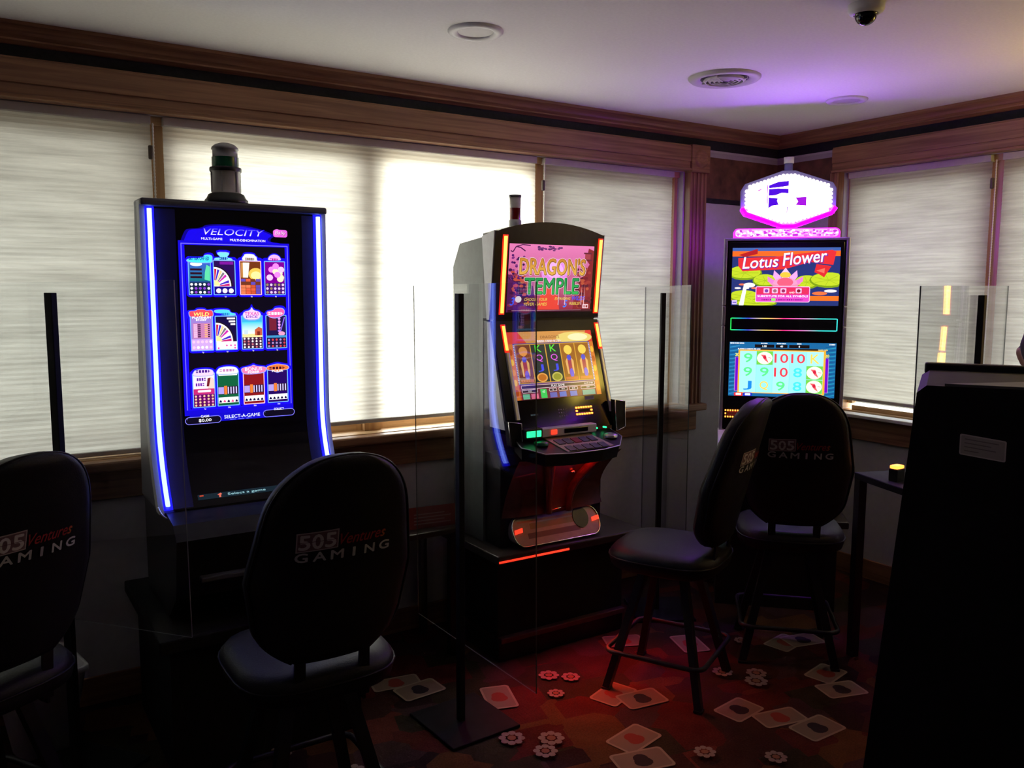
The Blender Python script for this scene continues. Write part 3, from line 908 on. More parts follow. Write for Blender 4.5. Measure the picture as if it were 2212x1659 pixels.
    a.text('MULTI-GAME', .735, 1.765, .0075, C(235, 230, 255), w=.07, bold=.02)
    a.text('MULTI-DENOMINATION', .857, 1.763, .0075, C(235, 230, 255), w=.122, bold=.02)
    a.rrect(.947, 1.782, .998, 1.808, .008, C(215, 90, 210)); a.ell(.961, 1.797, .013, .013, C(225, 110, 215))
    a.text('Bally', .974, 1.786, .017, C(120, 20, 90), w=.042, bold=.012, shear=.3)
    a.text('Bally', .973, 1.787, .0165, C(255, 205, 250), w=.041, shear=.3)
    # bottom line
    vgrid(.64, 1.0, 1.138, 1.166, C(16, 8, 190))
    for x0, x1, z0 in ((.624, .745, 1.133), (.892, 1.008, 1.139)):
        a.rrect(x0, z0, x1, z0 + .026, .0128, C(130, 125, 255)); a.rrect(x0 + .002, z0 + .002, x1 - .002, z0 + .024, .0108, C(12, 8, 26))
    a.text('CASH', .690, 1.155, .008, C(250, 250, 255), w=.027, bold=.02)
    a.text('$0.00', .690, 1.139, .0115, C(250, 250, 255), w=.042, bold=.02)
    a.text('COLLECT', .950, 1.162, .008, C(250, 250, 255), w=.036, bold=.02)
    a.text('SELECT-A-GAME', .818, 1.146, .0115, C(220, 225, 255), w=.125, bold=.015)
    a.marks(.775, 1.1405, .085, .002, C(120, 130, 255), 3)
    sc = a.build('menu_screen', mp, 'screen_print_bright', root, off, 'lit menu screen with rows of game pictures')
    # lower strip
    a = Art(1)
    a.rect(.636, .889, .98, .905, C(16, 34, 44)); a.rect(.642, .897, .655, .903, C(200, 70, 40))
    a.poly([(.700, .899), (.712, .904), (.716, .900), (.712, .897), (.712, .891), (.705, .891), (.706, .897)], C(230, 110, 90))
    a.text('Select a game', .80, .892, .009, C(150, 200, 210), w=.13, bold=.02)
    a.build('select_strip', mp, 'screen_print', root, off)
    # ---- twelve tiles
    W, HB = .076, .124
    cols = [.640 + .012, .735 - .001, .825 - .001, .910]
    rows = [1.577, 1.386, 1.190]
    rr = random.Random(3)
    def tile(x, z, kind, i):
        a = Art(60)
        ex = .007
        # painted bloom halo and head shapes
        heads = {0: [(-.004, .128), (.05, .130), (.055, .142), (.082, .142), (.082, .120), (.078, .112), (-.004, .112)],
                 1: [(.016, .152), (.056, .152), (.056, .143), (.05, .138), (.05, .132), (.066, .130), (.068, .122), (.004, .122), (.004, .130), (.024, .132), (.024, .138), (.016, .143)],
                 2: [(.018, .148), (.052, .148), (.056, .140), (.062, .138), (.062, .124), (.070, .122), (.006, .122), (.012, .138), (.016, .140)],
                 3: [(.038 + .024 * math.cos(t), .126 + .022 * math.sin(t)) for t in [k * PI / 10 for k in range(11)]],
                 4: [(-.004, .142), (.02, .142), (.024, .148), (.05, .148), (.054, .142), (.076, .146), (.080, .125), (.072, .118), (0, .118), (-.004, .128)],
                 5: [(-.002, .146), (.05, .146), (.054, .134), (.072, .132), (.072, .124), (.03, .124), (.028, .132), (-.002, .134)],
                 6: [(.032, .142), (.038, .156), (.044, .142), (.066, .138), (.072, .122), (.060, .106), (.016, .106), (.004, .122), (.010, .138)],
                 7: [(.004, .138), (.028, .140), (.034, .150), (.068, .150), (.072, .126), (.046, .112), (.02, .112), (.004, .124)],
                 8: [(.012, .138), (.064, .138), (.074, .126), (.074, .112), (.0, .112), (.002, .126)],
                 9: [(.006, .138), (.018, .142), (.038, .144), (.058, .142), (.070, .138), (.078, .122), (.070, .114), (.004, .114), (-.004, .122)],
                 10: [(-.006, .136), (.028, .140), (.038, .146), (.048, .140), (.084, .136), (.086, .124), (.074, .112), (.004, .110), (-.006, .122)],
                 11: [(.0, .138), (.02, .142), (.038, .146), (.056, .142), (.078, .138), (.084, .124), (.052, .118), (.038, .110), (.024, .118), (-.006, .124)]}[i]
        hd = soft([(x + p[0], z + p[1] - .004) for p in heads], 2 if i not in (1, 6) else 1)
        cx = sum(p[0] for p in hd) / len(hd); cz = sum(p[1] for p in hd) / len(hd)
        a.rrect(x - ex, z - ex, x + W + ex, z + HB + ex, .012, C(24, 8, 245))
        a.poly([(cx + (p[0] - cx) * 1.16, cz + (p[1] - cz) * 1.42) for p in hd], C(24, 8, 245))
        a.rrect(x, z, x + W, z + HB - .004, .003, C(110, 170, 255) if i not in (2, 10) else C(255, 190, 200))
        bx0, bz0, bx1, bz1 = x + .003, z + .003, x + W - .003, z + HB - .007
        body = [C(30, 70, 130), C(40, 10, 80), C(110, 50, 20), C(120, 0, 140), C(150, 120, 200), C(20, 10, 60), C(60, 170, 220), C(30, 20, 70), C(150, 40, 130), C(10, 70, 40), C(120, 16, 24), C(26, 6, 70)][i]
        a.rect(bx0, bz0, bx1, bz1, body)
        a.clip = (bx0, bz0, bx1, bz1)
        def gridc(z0, z1, nx, nz, c1, c2, bg):
            a.rect(bx0, z0, bx1, z1, bg)
            for q in range(nx):
                for w in range(nz):
                    x_ = bx0 + (bx1 - bx0) * (q + .5) / nx; z_ = z0 + (z1 - z0) * (w + .5) / nz
                    r = min((bx1 - bx0) / nx, (z1 - z0) / nz) * .36
                    a.ell(x_, z_, r, r, c1 if rr.random() < .6 else c2, 8); a.l -= 1
            a.l += 1
        if kind == 'pay':
            a.grad(bx0, bz0 + .045, bx1, bz1, C(20, 110, 120), C(60, 90, 200))
            a.ell(bx0 + .024, bz1 - .012, .020, .007, C(235, 240, 255))
            for k in range(3): a.rect(bx0 + .004, bz1 - .034 - k * .013, bx0 + .042, bz1 - .027 - k * .013, C(40, 10, 30))
            a.poly([(bx1 - .02, bz0 + .05), (bx1 - .002, bz0 + .045), (bx1 - .001, bz1 - .02), (bx1 - .012, bz1 - .014), (bx1 - .018, bz1 - .04)], C(90, 210, 160))
            gridc(bz0, bz0 + .040, 5, 3, C(235, 240, 255), C(130, 60, 200), C(18, 30, 60))
        elif kind in ('wheel', 'wheel2'):
            lo = bz0 + .027
            a.poly([(bx0, lo)] + [(bx0 + .062 * math.cos(t), lo + .070 * math.sin(t)) for t in [k * PI / 24 for k in range(13)]], C(30, 20, 30))
            a.poly([(bx0, lo)] + [(bx0 + .057 * math.cos(t), lo + .066 * math.sin(t)) for t in [k * PI / 24 for k in range(13)]], C(255, 235, 245))
            wc = [C(190, 30, 60), C(60, 40, 190), C(240, 200, 140), C(120, 110, 120), C(200, 40, 170), C(250, 240, 230), C(60, 40, 190), C(190, 30, 110)]
            for k in range(8):
                t0, t1 = PI / 2 - (k + .12) * PI / 16, PI / 2 - (k + .88) * PI / 16
                a.poly([(bx0 + .016 * math.cos(t1), lo + .018 * math.sin(t1)), (bx0 + .052 * math.cos(t1), lo + .06 * math.sin(t1)), (bx0 + .052 * math.cos(t0), lo + .06 * math.sin(t0)), (bx0 + .016 * math.cos(t0), lo + .018 * math.sin(t0))], wc[k])
            a.ell(bx0, lo + .002, .019, .019, C(255, 240, 150), 10, 0, PI / 2 + .01); 
            a.poly([(bx0, lo + .002), (bx0 + .019, lo + .002), (bx0, lo + .021)], C(255, 240, 150))
            if kind == 'wheel':
                a.rect(bx0, bz0, bx1, lo, C(24, 10, 130))
                for k in range(3): a.ell(bx0 + .014 + k * .021, bz0 + .012, .0085, .0085, C(255, 225, 250))
                a.rect(bx0 + .02, bz1 - .012, bx1 - .004, bz1 - .002, C(120, 20, 150))
            else:
                gridc(bz0, lo, 5, 3, C(255, 255, 255), C(220, 60, 160), C(235, 235, 250))
                for k in range(3): a.rect(bx1 - .032 + k * .006, bz1 - .010 - k * .010, bx1 - .004, bz1 - .004 - k * .010, C(250, 240, 250))
        elif kind == 'gold':
            a.poly([(bx0 + .004, bz1 - .004), (bx0 + .032, bz1 - .004), (bx0 + .026, bz0 + .058), (bx0 + .004, bz0 + .058)], C(255, 250, 220))
            a.rect(bx0 + .002, bz0 + .058, bx0 + .009, bz1 - .004, C(190, 130, 70))
            a.ell(bx1 - .016, bz0 + .070, .026, .022, C(240, 190, 80)); a.ell(bx1 - .016, bz0 + .066, .018, .014, C(255, 235, 150))
            for k in range(4):
                for q in range(5):
                    a.rect(bx0 + .001 + k * .0172, bz0 + .001 + q * .0108, bx0 + .0165 + k * .0172, bz0 + .0105 + q * .0108, rr.choice([C(220, 90, 60), C(235, 120, 80), C(200, 80, 50), C(90, 70, 180), C(110, 50, 30)])); a.l -= 1
            a.l += 1
        elif kind == 'blaze':
            for k in range(9):
                a.ell(bx0 + .012 + rr.random() * .046, bz0 + .052 + rr.random() * .052, .012, .011, rr.choice([C(255, 190, 255), C(255, 240, 190), C(255, 130, 230)]), 10)
            gridc(bz0, bz0 + .040, 5, 3, C(220, 190, 240), C(150, 130, 90), C(70, 20, 110))
        elif kind == 'stripe':
            a.marks((bx0 + bx1) / 2 - .018, bz1 - .014, .036, .008, C(255, 245, 255), 6)
            a.rect(bx0 + .006, bz0 + .040, bx1 - .006, bz1 - .022, C(190, 120, 170))
            for k in range(7):
                z_ = bz0 + .044 + k * .0068
                a.rect(bx0 + .008, z_, bx0 + .020, z_ + .004, C(240, 190, 230)); a.rect(bx0 + .021, z_, bx0 + .031, z_ + .004, C(50, 10, 60))
                a.rect(bx1 - .026, z_, bx1 - .016, z_ + .004, C(250, 170, 120)); a.rect(bx1 - .015, z_, bx1 - .009, z_ + .004, C(50, 10, 60))
            gridc(bz0, bz0 + .038, 5, 2, C(255, 245, 255), C(250, 190, 220), C(200, 160, 235))
        elif kind == 'town':
            a.grad(bx0, bz0 + .044, bx1, bz1 - .02, C(250, 245, 220), C(60, 200, 245))
            a.rect(bx0, bz0 + .040, bx1, bz0 + .052, C(245, 215, 150)); a.poly([(bx1 - .026, bz0 + .046), (bx1, bz0 + .046), (bx1, bz0 + .07), (bx1 - .012, bz0 + .076), (bx1 - .026, bz0 + .066)], C(190, 90, 60))
            a.rect(bx1 - .018, bz0 + .046, bx1 - .008, bz0 + .060, C(120, 40, 30)); a.rect(bx0 + .006, bz0 + .05, bx0 + .02, bz0 + .066, C(190, 210, 230))
            gridc(bz0, bz0 + .040, 5, 4, C(255, 245, 240), C(200, 110, 120), C(60, 30, 60))
        elif kind == 'vault':
            a.rect(bx0 + .010, bz0 + .062, bx0 + .036, bz1 - .004, C(110, 30, 50))
            for k in range(5): a.ell(bx0 + .046, bz1 - .010 - k * .011, .005, .005, C(220, 150, 230), 8)
            a.poly([(bx1 - .006, bz1 - .004), (bx1 - .003, bz1 - .006), (bx1 - .018, bz0 + .058), (bx1 - .03, bz0 + .058), (bx1 - .03, bz0 + .062), (bx1 - .02, bz0 + .062)], C(140, 100, 255))
            a.ell(bx1 - .016, bz0 + .050, .012, .008, C(230, 150, 190)); a.rect(bx0, bz0 + .036, bx1, bz0 + .044, C(60, 140, 190))
            gridc(bz0, bz0 + .034, 5, 3, C(200, 60, 70), C(160, 130, 190), C(30, 20, 60))
        elif kind == 'ruby':
            a.rect(bx0, bz0 + .05, bx1, bz1, C(240, 220, 240))
            a.marks(bx0 + .012, bz1 - .024, .032, .010, C(90, 30, 150), 4)
            a.marks(bx0 + .008, bz1 - .042, .030, .010, C(110, 30, 160), 4)
            a.poly([(bx1 - .024, bz0 + .05), (bx1, bz0 + .05), (bx1, bz1 - .02), (bx1 - .010, bz1 - .012), (bx1 - .02, bz1 - .03)], C(240, 200, 190))
            a.poly([(bx1 - .026, bz0 + .07), (bx1 - .018, bz0 + .07), (bx1 - .012, bz1 - .014), (bx1 - .022, bz1 - .016)], C(110, 30, 40))
            a.rect(bx0, bz0 + .044, bx1, bz0 + .062, C(190, 40, 110)); a.rrect(bx0 + .014, bz0 + .050, bx1 - .012, bz0 + .058, .003, C(255, 220, 240))
            gridc(bz0, bz0 + .042, 5, 4, C(250, 190, 150), C(240, 130, 190), C(90, 10, 90))
        elif kind == 'poker':
            top = {9: C(16, 90, 56), 10: C(130, 20, 26), 11: C(34, 6, 90)}[i]
            a.rect(bx0, bz0, bx1, bz1, top)
            if i == 9: a.poly([(bx0, bz1), (bx1, bz1), (bx1 - .004, bz1 - .010), (bx0 + .004, bz1 - .010)], C(250, 250, 255))
            a.rect(bx0, bz0 + .038, bx1, bz0 + .066, C(40, 20, 50)); a.rect(bx0 + .001, bz0 + .040, bx0 + .02, bz0 + .064, C(170, 150, 230))
            a.rect(bx0 + .021, bz0 + .038, bx0 + .031, bz0 + .068, C(240, 120, 50))
            for k in range(4): a.rect(bx0 + .033 + k * .0092, bz0 + .040, bx0 + .037 + k * .0092, bz0 + .064, C(200, 190, 240))
            a.rect(bx0 + .001, bz0 + .008, bx1 - .001, bz0 + .028, C(250, 250, 255))
            for k in range(5):
                x_ = bx0 + .0075 + k * .0137
                cc = C(230, 80, 140) if (i == 9 and k % 2) else C(20, 10, 60)
                a.poly([(x_ - .005, bz0 + .010), (x_ + .005, bz0 + .010), (x_ + .003, bz0 + .0165), (x_, bz0 + .019), (x_ - .003, bz0 + .0165)], cc)
        hc = [C(70, 220, 255), C(120, 215, 255), C(235, 225, 235), C(250, 170, 240), C(225, 70, 90), C(80, 210, 255), C(250, 200, 250), C(235, 90, 160), C(225, 200, 250), C(225, 240, 255), C(250, 120, 170), C(250, 120, 60)][i]
        a.clip = None
        a.poly(hd, C(140, 160, 255))
        a.poly([(cx + (p[0] - cx) * .94, cz + (p[1] - cz) * .86) for p in hd], hc)
        name = ['BETTER OFF ED', '', '', '', 'WILD', '', 'TEXAS', '', '', '', 'BONUS', ''][i]
        tc = [C(10, 30, 120), C(20, 60, 150), C(110, 90, 60), C(160, 30, 140), C(255, 235, 120), C(30, 120, 190), C(200, 60, 160), C(255, 250, 255), C(70, 20, 130), C(190, 120, 170), C(255, 225, 240), C(60, 10, 30)][i]
        nw = [.066, .03, .034, .03, .05, .03, .05, .055, .05, .056, .06, .06][i]
        if name: a.text(name, x + (.038 if i else .037), z + (.120 if i else .1185), .012, tc, w=nw, bold=.02, shear=.15 if i in (0, 4) else 0)
        else: a.marks(x + .038 - nw / 2, z + .121, nw, .009, tc, 5)
        if i in (6, 10, 11, 4): a.text({6: 'DICE', 10: 'POKER', 11: 'POKER', 4: 'PLATINUM'}[i], x + .038, z + .111, .0075, C(90, 30, 160) if i == 6 else C(255, 250, 255), w=.04 if i != 4 else .06, bold=.03)
        a.text('25¢' if i > 8 else '1¢', x + W * .52, z - .0085, .006, C(235, 230, 255), bold=.02)
        o = a.build('game_tile', mp, 'screen_print_bright', sc, off)
    kinds = ['pay', 'wheel', 'gold', 'blaze', 'stripe', 'wheel2', 'town', 'vault', 'ruby', 'poker', 'poker', 'poker']
    for i, k in enumerate(kinds): tile(cols[i % 4], rows[i // 4], k, i)
    return root
velocity()

# ------------------------------------------------------------------ machine with orange strips (also copied for the one at the right wall)
def dragon(local_only=True):
    """built round its own origin: x to the viewer's right, y to the back, z up"""
    root = empty('slot_machine', (2.15, 3.0, 0))
    fy = lambda z: .033 * (1.83 - z) / .34 if z > 1.465 else .033 - .305 * (1.465 - z)
    # rear box
    m = MB(); m.prism([(.10, .50), (.36, .50), (.36, 1.70), (.30, 1.80), (.10, 1.82)], 0, -.285, .285, 'grey_side'); m.build('rear_box', root)
    # side cheeks, tapering downwards in two pieces
    for s in (-1, 1):
        x0, x1 = (-.291, -.27) if s < 0 else (.27, .291)
        m = MB(); m.prism([(.0, 1.842), (.10, 1.822), (.062, 1.472), (.040, 1.472)], 0, x0, x1, 'silver_paint'); m.build('side_cheek', root)
        m = MB(); m.prism([(.036, 1.462), (.060, 1.462), (.035, 1.02), (-.085, 1.02), (-.02, 1.25)], 0, x0, x1, 'silver_paint'); m.build('side_cheek', root)
    # upper panel with an arched top
    n = 16
    arch = lambda x: 1.838 + .048 * (1 - (x / .285) ** 2)
    m = MB(); v = []; f = []
    xs = [-.285 + .57 * i / n for i in range(n + 1)]
    for x in xs:
        t = arch(x)
        v += [(x, fy(1.478), 1.478), (x, fy(1.80), 1.80), (x, fy(1.83) - .004, t), (x, .10, t - .004), (x, .10, 1.478)]
    for i in range(n):
        for k in range(5): f.append((i * 5 + k, i * 5 + (k + 1) % 5, i * 5 + 5 + (k + 1) % 5, i * 5 + 5 + k))
    f += [tuple(range(5))[::-1], tuple(range(n * 5, n * 5 + 5))]
    m.raw(v, f, 'black_plastic'); up = m.build('upper_panel', root)
    m = MB(); curved_slab(m, -.282, .282, zrange(1.0, 1.466, 8), fy, 0, 'black_gloss', back=lambda z: .11); lo = m.build('lower_panel', root)
    m = MB(); m.box((-.27, .045, 1.464), (.27, .09, 1.480), 'black_plastic'); m.build('panel_hinge', root)
    for x in (-.236, .272 - .004):
        m = MB(); strip(m, x, zrange(1.494, 1.826, 8), fy, .026, .005, 'led_orange_halo'); q = m.build('light_strip', root, (0, 0, 0), 'glowing orange light strip with painted halo band')  # outer band paints the halo round the lit core
        m = MB(); strip(m, x, zrange(1.50, 1.820, 8), fy, .016, .009, 'led_orange_core'); m.build('strip_core', q)
    for x in (-.232, .270):
        m = MB(); strip(m, x, zrange(1.335, 1.452, 4), fy, .022, .005, 'led_orange_halo'); q = m.build('light_strip', root, (0, 0, 0), 'glowing orange light strip with painted halo band')
        m = MB(); strip(m, x, zrange(1.345, 1.446, 4), fy, .014, .009, 'led_orange_core'); m.build('strip_core', q)
        m = MB(); strip(m, x, zrange(1.06, 1.335, 4), fy, .022, .006, 'silver'); m.build('strip_rail', root)
    mp = slab_map(fy)
    # ---- upper picture
    a = Art(3, (-.213, 1.503, .236, 1.791))
    x0, x1, z0, z1 = -.213, .236, 1.503, 1.791
    a.grad(x0, z0, x1, z1, C(150, 40, 60), C(240, 130, 190))
    a.poly([(x0, z0), (x0 + .16, z0), (x0 + .13, z0 + .11), (x0 + .09, z0 + .14), (x0, z0 + .16)], C(90, 30, 90))
    a.poly([(x0 + .02, z0 + .10), (x0 + .08, z0 + .16), (x0 + .12, z0 + .13), (x0 + .05, z0 + .05)], C(190, 80, 60))
    a.poly([(x0 + .03, z0 + .08), (x0 + .06, z0 + .13), (x0 + .10, z0 + .10), (x0 + .09, z0 + .05)], C(50, 20, 60))
    a.poly([(x0 + .16, z0), (x0 + .28, z0), (x0 + .24, z0 + .16), (x0 + .22, z0 + .20), (x0 + .18, z0 + .12)], C(235, 70, 60))
    a.ell(x0 + .24, z0 + .17, .07, .06, C(235, 140, 240)); a.ell(x0 + .24, z0 + .18, .045, .035, C(250, 180, 250))
    a.poly([(x1 - .10, z0), (x1, z0), (x1, z1 - .02), (x1 - .03, z1 - .01), (x1 - .04, z1 - .06), (x1 - .02, z1 - .08), (x1 - .09, z0 + .10)], C(140, 40, 50))
    a.rect(x1 - .055, z1 - .035, x1 - .012, z1 - .028, C(110, 40, 60)); a.rect(x1 - .048, z1 - .06, x1 - .018, z1 - .035, C(170, 70, 80)); a.rect(x1 - .06, z1 - .064, x1 - .008, z1 - .058, C(110, 40, 60))
    rr = random.Random(5)
    for k in range(46):
        q = rr.random(); a.ell(x0 + .005 + q * .10, z0 + .03 + rr.random() * (.16 - .9 * q * .1), .010 + .006 * rr.random(), .007, rr.choice([C(110, 35, 80), C(150, 50, 70), C(70, 25, 75), C(200, 80, 60)]), 7)
    for k in range(46):
        q = rr.random(); a.ell(x1 - .005 - q * .09, z0 + .02 + rr.random() * .17, .009 + .006 * rr.random(), .007, rr.choice([C(120, 30, 45), C(165, 60, 55), C(90, 25, 50), C(190, 85, 60)]), 7)
    for k in range(34): a.ell(x0 + .012 + rr.random() * .07, z0 + .13 + rr.random() * .11, .007, .005, rr.choice([C(90, 30, 110), C(130, 50, 130), C(60, 20, 80)]), 7)
    for k in range(26): a.ell(x0 + .14 + rr.random() * .13, z1 - .02 + rr.random() * .014 - .01 * rr.random(), .008, .004, rr.choice([C(120, 60, 120), C(90, 40, 100)]), 7)
    a.line([(x0, z1 - .03), (x0 + .012, z1 - .035), (x0 + .028, z1 - .012), (x0 + .05, z1 - .016), (x0 + .075, z1 - .03)], .005, C(80, 30, 80))
    a.line([(x0 + .028, z1 - .012), (x0 + .06, z1 - .004), (x0 + .1, z1 - .006)], .004, C(80, 30, 80))
    for k, (zz, hh) in enumerate(((z0 + .160, .070),)):
        for dx, dz, cc, bo in ((0, 0, C(245, 205, 215), .075), (0, 0, C(130, 75, 25), .045), (-.001, .001, C(235, 180, 80), .018)):
            a.text("DRAGON'S", .012 + dx, zz + dz, hh, cc, w=.345 + bo * .05, bold=bo, shear=0, col2=None if bo > .02 else C(200, 130, 50))
    for dx, dz, cc, bo in ((0, 0, C(245, 205, 215), .075), (0, 0, C(20, 70, 40), .045), (-.001, .001, C(60, 190, 90), .012)):
        a.text('TEMPLE', .012 + dx, z0 + .078 + dz, .066, cc, w=.285 + bo * .05, bold=bo, col2=None if bo > .02 else C(40, 150, 80))
    a.text('3', x0 + .022, z0 + .030, .032, C(70, 90, 250), bold=.03, shear=.3); a.ell(x0 + .052, z0 + .055, .016, .014, C(240, 225, 235))
    a.text('CHOOSE YOUR', x0 + .142, z0 + .048, .012, C(235, 200, 90), w=.12, bold=.02, shear=.2)
    a.text('FEVER GAMES', x0 + .142, z0 + .028, .012, C(235, 200, 90), w=.12, bold=.02, shear=.2)
    a.text('EXPANDING', x0 + .285, z0 + .052, .011, C(235, 200, 90), w=.085, bold=.02, shear=.2)
    a.text('WILDS', x0 + .372, z0 + .050, .018, C(70, 90, 250), w=.072, bold=.02, shear=.2)
    a.text('5', x0 + .30, z0 + .020, .030, C(80, 130, 255), bold=.03, shear=.2); a.text('REELS!', x0 + .352, z0 + .030, .012, C(235, 200, 90), w=.058, bold=.02, shear=.2)
    for px in (.26, .295, .385, .40): a.poly([(x0 + px, z0 + .03), (x0 + px + .004, z0 + .03), (x0 + px + .002, z0 + .12)], C(245, 190, 205))
    a.rrect(x1 - .052, z0 + .014, x1 - .020, z0 + .032, .002, C(250, 215, 225)); a.text('18', x1 - .041, z0 + .018, .010, C(150, 20, 40), bold=.03); a.rect(x1 - .033, z0 + .018, x1 - .024, z0 + .028, C(150, 20, 40))
    a.rect(x0, z0, x1, z0 + .010, C(60, 14, 40)); a.rect(x0 + .02, z0 + .006, x1 - .06, z0 + .008, C(190, 130, 150))
    sc = a.build('upper_screen', mp, 'screen_print', root, (0, 0, 0), 'lit picture with gold and green title lettering')
    # ---- reel screen
    a = Art(3, (-.225, 1.137, .232, 1.419))
    x0, x1, z0, z1 = -.225, .232, 1.137, 1.419
    a.grad(x0, z0, x1, z1, C(190, 80, 50), C(225, 60, 50))
    a.poly([(x0 + .06, z1), (x1 - .03, z1), (x1 - .06, z1 - .05), (x0 + .1, z1 - .05)], C(215, 150, 80))
    a.ell(x1 - .10, z1 - .030, .10, .025, C(240, 215, 120)); a.ell(x1 - .08, z1 - .028, .055, .016, C(255, 245, 190))
    a.rect(x0, z0, x0 + .025, z1 - .05, C(215, 120, 50)); a.rect(x1 - .025, z0, x1, z1 - .05, C(215, 120, 50))
    for s, xx in ((1, x0 + .012), (-1, x1 - .012)):
        for k in range(5): a.ell(xx, z0 + .03 + k * .042, .009, .014, rr.choice([C(245, 190, 60), C(180, 70, 30), C(235, 150, 50)]), 10)
    a.text("DRAGON'S", .0, z1 - .030, .012, C(150, 100, 60), w=.10, bold=.02); a.marks(-.07, z1 - .046, .13, .009, C(235, 220, 225), 12)
    rx0, rx1, rz0, rz1 = x0 + .034, x1 - .03, z0 + .066, z1 - .052
    a.rect(rx0 - .008, rz0 - .004, rx1 + .008, rz1 + .004, C(90, 80, 150))
    for k in range(24):
        for xx in (rx0 - .0075, rx1 + .002): a.rect(xx, rz0 + k * (rz1 - rz0) / 24, xx + .0055, rz0 + (k + .55) * (rz1 - rz0) / 24, C(225, 215, 235)); a.l -= 1
    a.l += 1
    a.rect(rx0, rz0, rx1, rz1, C(215, 160, 60))
    cw = (rx1 - rx0) / 5
    for r in range(5):
        q0 = rx0 + r * cw + .0025; q1 = rx0 + (r + 1) * cw - .0025
        cxm = (q0 + q1) / 2
        if r in (1, 2):
            a.rect(q0, rz0 + .003, q1, rz1 - .003, C(40, 50, 50))
            h = (rz1 - rz0) / 4
            a.text('K', cxm, rz1 - h + .006, h * .72, C(90, 230, 60), w=.032, bold=.01)
            a.text('Q', cxm, rz1 - 2 * h + .006, h * .75, C(230, 90, 235), w=.036, bold=.0)
            a.text('J', cxm, rz1 - 3 * h + .006, h * .72, C(70, 80, 235), w=.030, bold=.01)
            a.ell(cxm, rz0 + .022, .028, .019, C(235, 165, 80) if r == 1 else C(200, 190, 90)); a.ell(cxm, rz0 + .022, .021, .014, C(190, 110, 40) if r == 1 else C(150, 150, 50))
        else:
            a.rect(q0, rz0 + .003, q1, rz1 - .003, C(120, 60, 40) if r == 0 else C(160, 100, 40))
            a.ell(cxm, rz1 - .030, .022, .020, C(225, 150, 80) if r == 0 else C(250, 215, 90))
            a.poly([(cxm - .018, rz0 + .03), (cxm + .018, rz0 + .03), (cxm + .022, rz0 + .085), (cxm, rz0 + .115), (cxm - .022, rz0 + .085)], C(235, 180, 110))
            a.poly([(cxm - .010, rz0 + .03), (cxm + .010, rz0 + .03), (cxm + .010, rz0 + .105), (cxm, rz0 + .110), (cxm - .010, rz0 + .105)], C(170, 60, 80))
            a.ell(cxm, rz0 + .100, .012, .012, C(80, 80, 210)); a.ell(cxm + .003, rz0 + .034, .011, .020, C(110, 90, 220)); a.rect(q0 + .004, rz0 + .006, q1 - .004, rz0 + .018, C(200, 110, 60))
    a.rect(x0 + .03, z0, x1 - .028, z0 + .062, C(110, 40, 60))
    a.rrect(x0 + .034, z0 + .044, x1 - .030, z0 + .060, .003, C(240, 210, 220)); a.rrect(x0 + .036, z0 + .046, x1 - .032, z0 + .058, .002, C(60, 40, 60))
    a.text('PLAY GAME', .0, z0 + .048, .008, C(255, 245, 245), w=.07, bold=.02); a.text('GAME OVER', x1 - .065, z0 + .049, .006, C(250, 230, 235), w=.05, bold=.02)
    for q0, q1, t in ((.036, .115, '$1.00'), (.175, .215, '8'), (.225, .272, '$0.40'), (.282, .328, '$0.40'), (.345, .425, '$0.00')):
        a.rrect(x0 + q0, z0 + .028, x0 + q1, z0 + .042, .003, C(240, 210, 220)); a.rrect(x0 + q0 + .002, z0 + .030, x0 + q1 - .002, z0 + .040, .002, C(50, 30, 50))
        a.text(t, x0 + (q0 + q1) / 2, z0 + .032, .006, C(250, 240, 245), bold=.02)
    for q0, q1, cc in ((.036, .070, C(110, 190, 150)), (.078, .115, C(225, 110, 140)), (.128, .160, C(60, 200, 90)), (.175, .212, C(100, 100, 180)), (.225, .262, C(90, 110, 200)), (.282, .32, C(90, 110, 200)), (.350, .42, C(100, 160, 150))):
        a.rect(x0 + q0, z0 + .003, x0 + q1, z0 + (.024 if cc != C(60, 200, 90) else .040), cc)
    a.text('x2', x0 + .144, z0 + .026, .009, C(240, 255, 240), bold=.03)
    a.build('reel_screen', mp, 'screen_print', root, (0, 0, 0), 'lit reel screen with card letters and coins')
    # ---- control strip under the reels
    a = Art(2)
    for r in range(3):
        for c in range(4): a.ell(-.015 + c * .0125, 1.086 - r * .013, .0035, .0032, C(120, 110, 110), 8)
    a.rect(-.165, 1.070, -.125, 1.078, C(40, 50, 50)); a.marks(-.163, 1.0715, .034, .005, C(150, 230, 210), 7)
    a.rect(.135, 1.118, .185, 1.134, C(150, 150, 150)); a.rect(.138, 1.121, .182, 1.131, C(120, 120, 120))
    a.build('keypad_print', mp, 'matte_print', root)['kind'] = 'stuff'
    bt = MB()
    for k in range(7):
        for zz in (1.088, 1.060): bt.box((.074 + k * .0135, fy(zz) - .006, zz - .0035), (.081 + k * .0135, fy(zz) + .002, zz + .0035), 'led_amber')
    for xx in (.074, .155): bt.box((xx, fy(1.074) - .006, 1.0705), (xx + .007, fy(1.074) + .002, 1.0775), 'led_amber')
    bt.build('ticket_slot_lights', root, (0, 0, 0), 'ring of small amber lights round the ticket slot')
    m = MB(); m.box((.088, fy(1.074) - .004, 1.066), (.150, fy(1.074) + .004, 1.082), 'black_plastic', .002); m.build('ticket_slot', root)
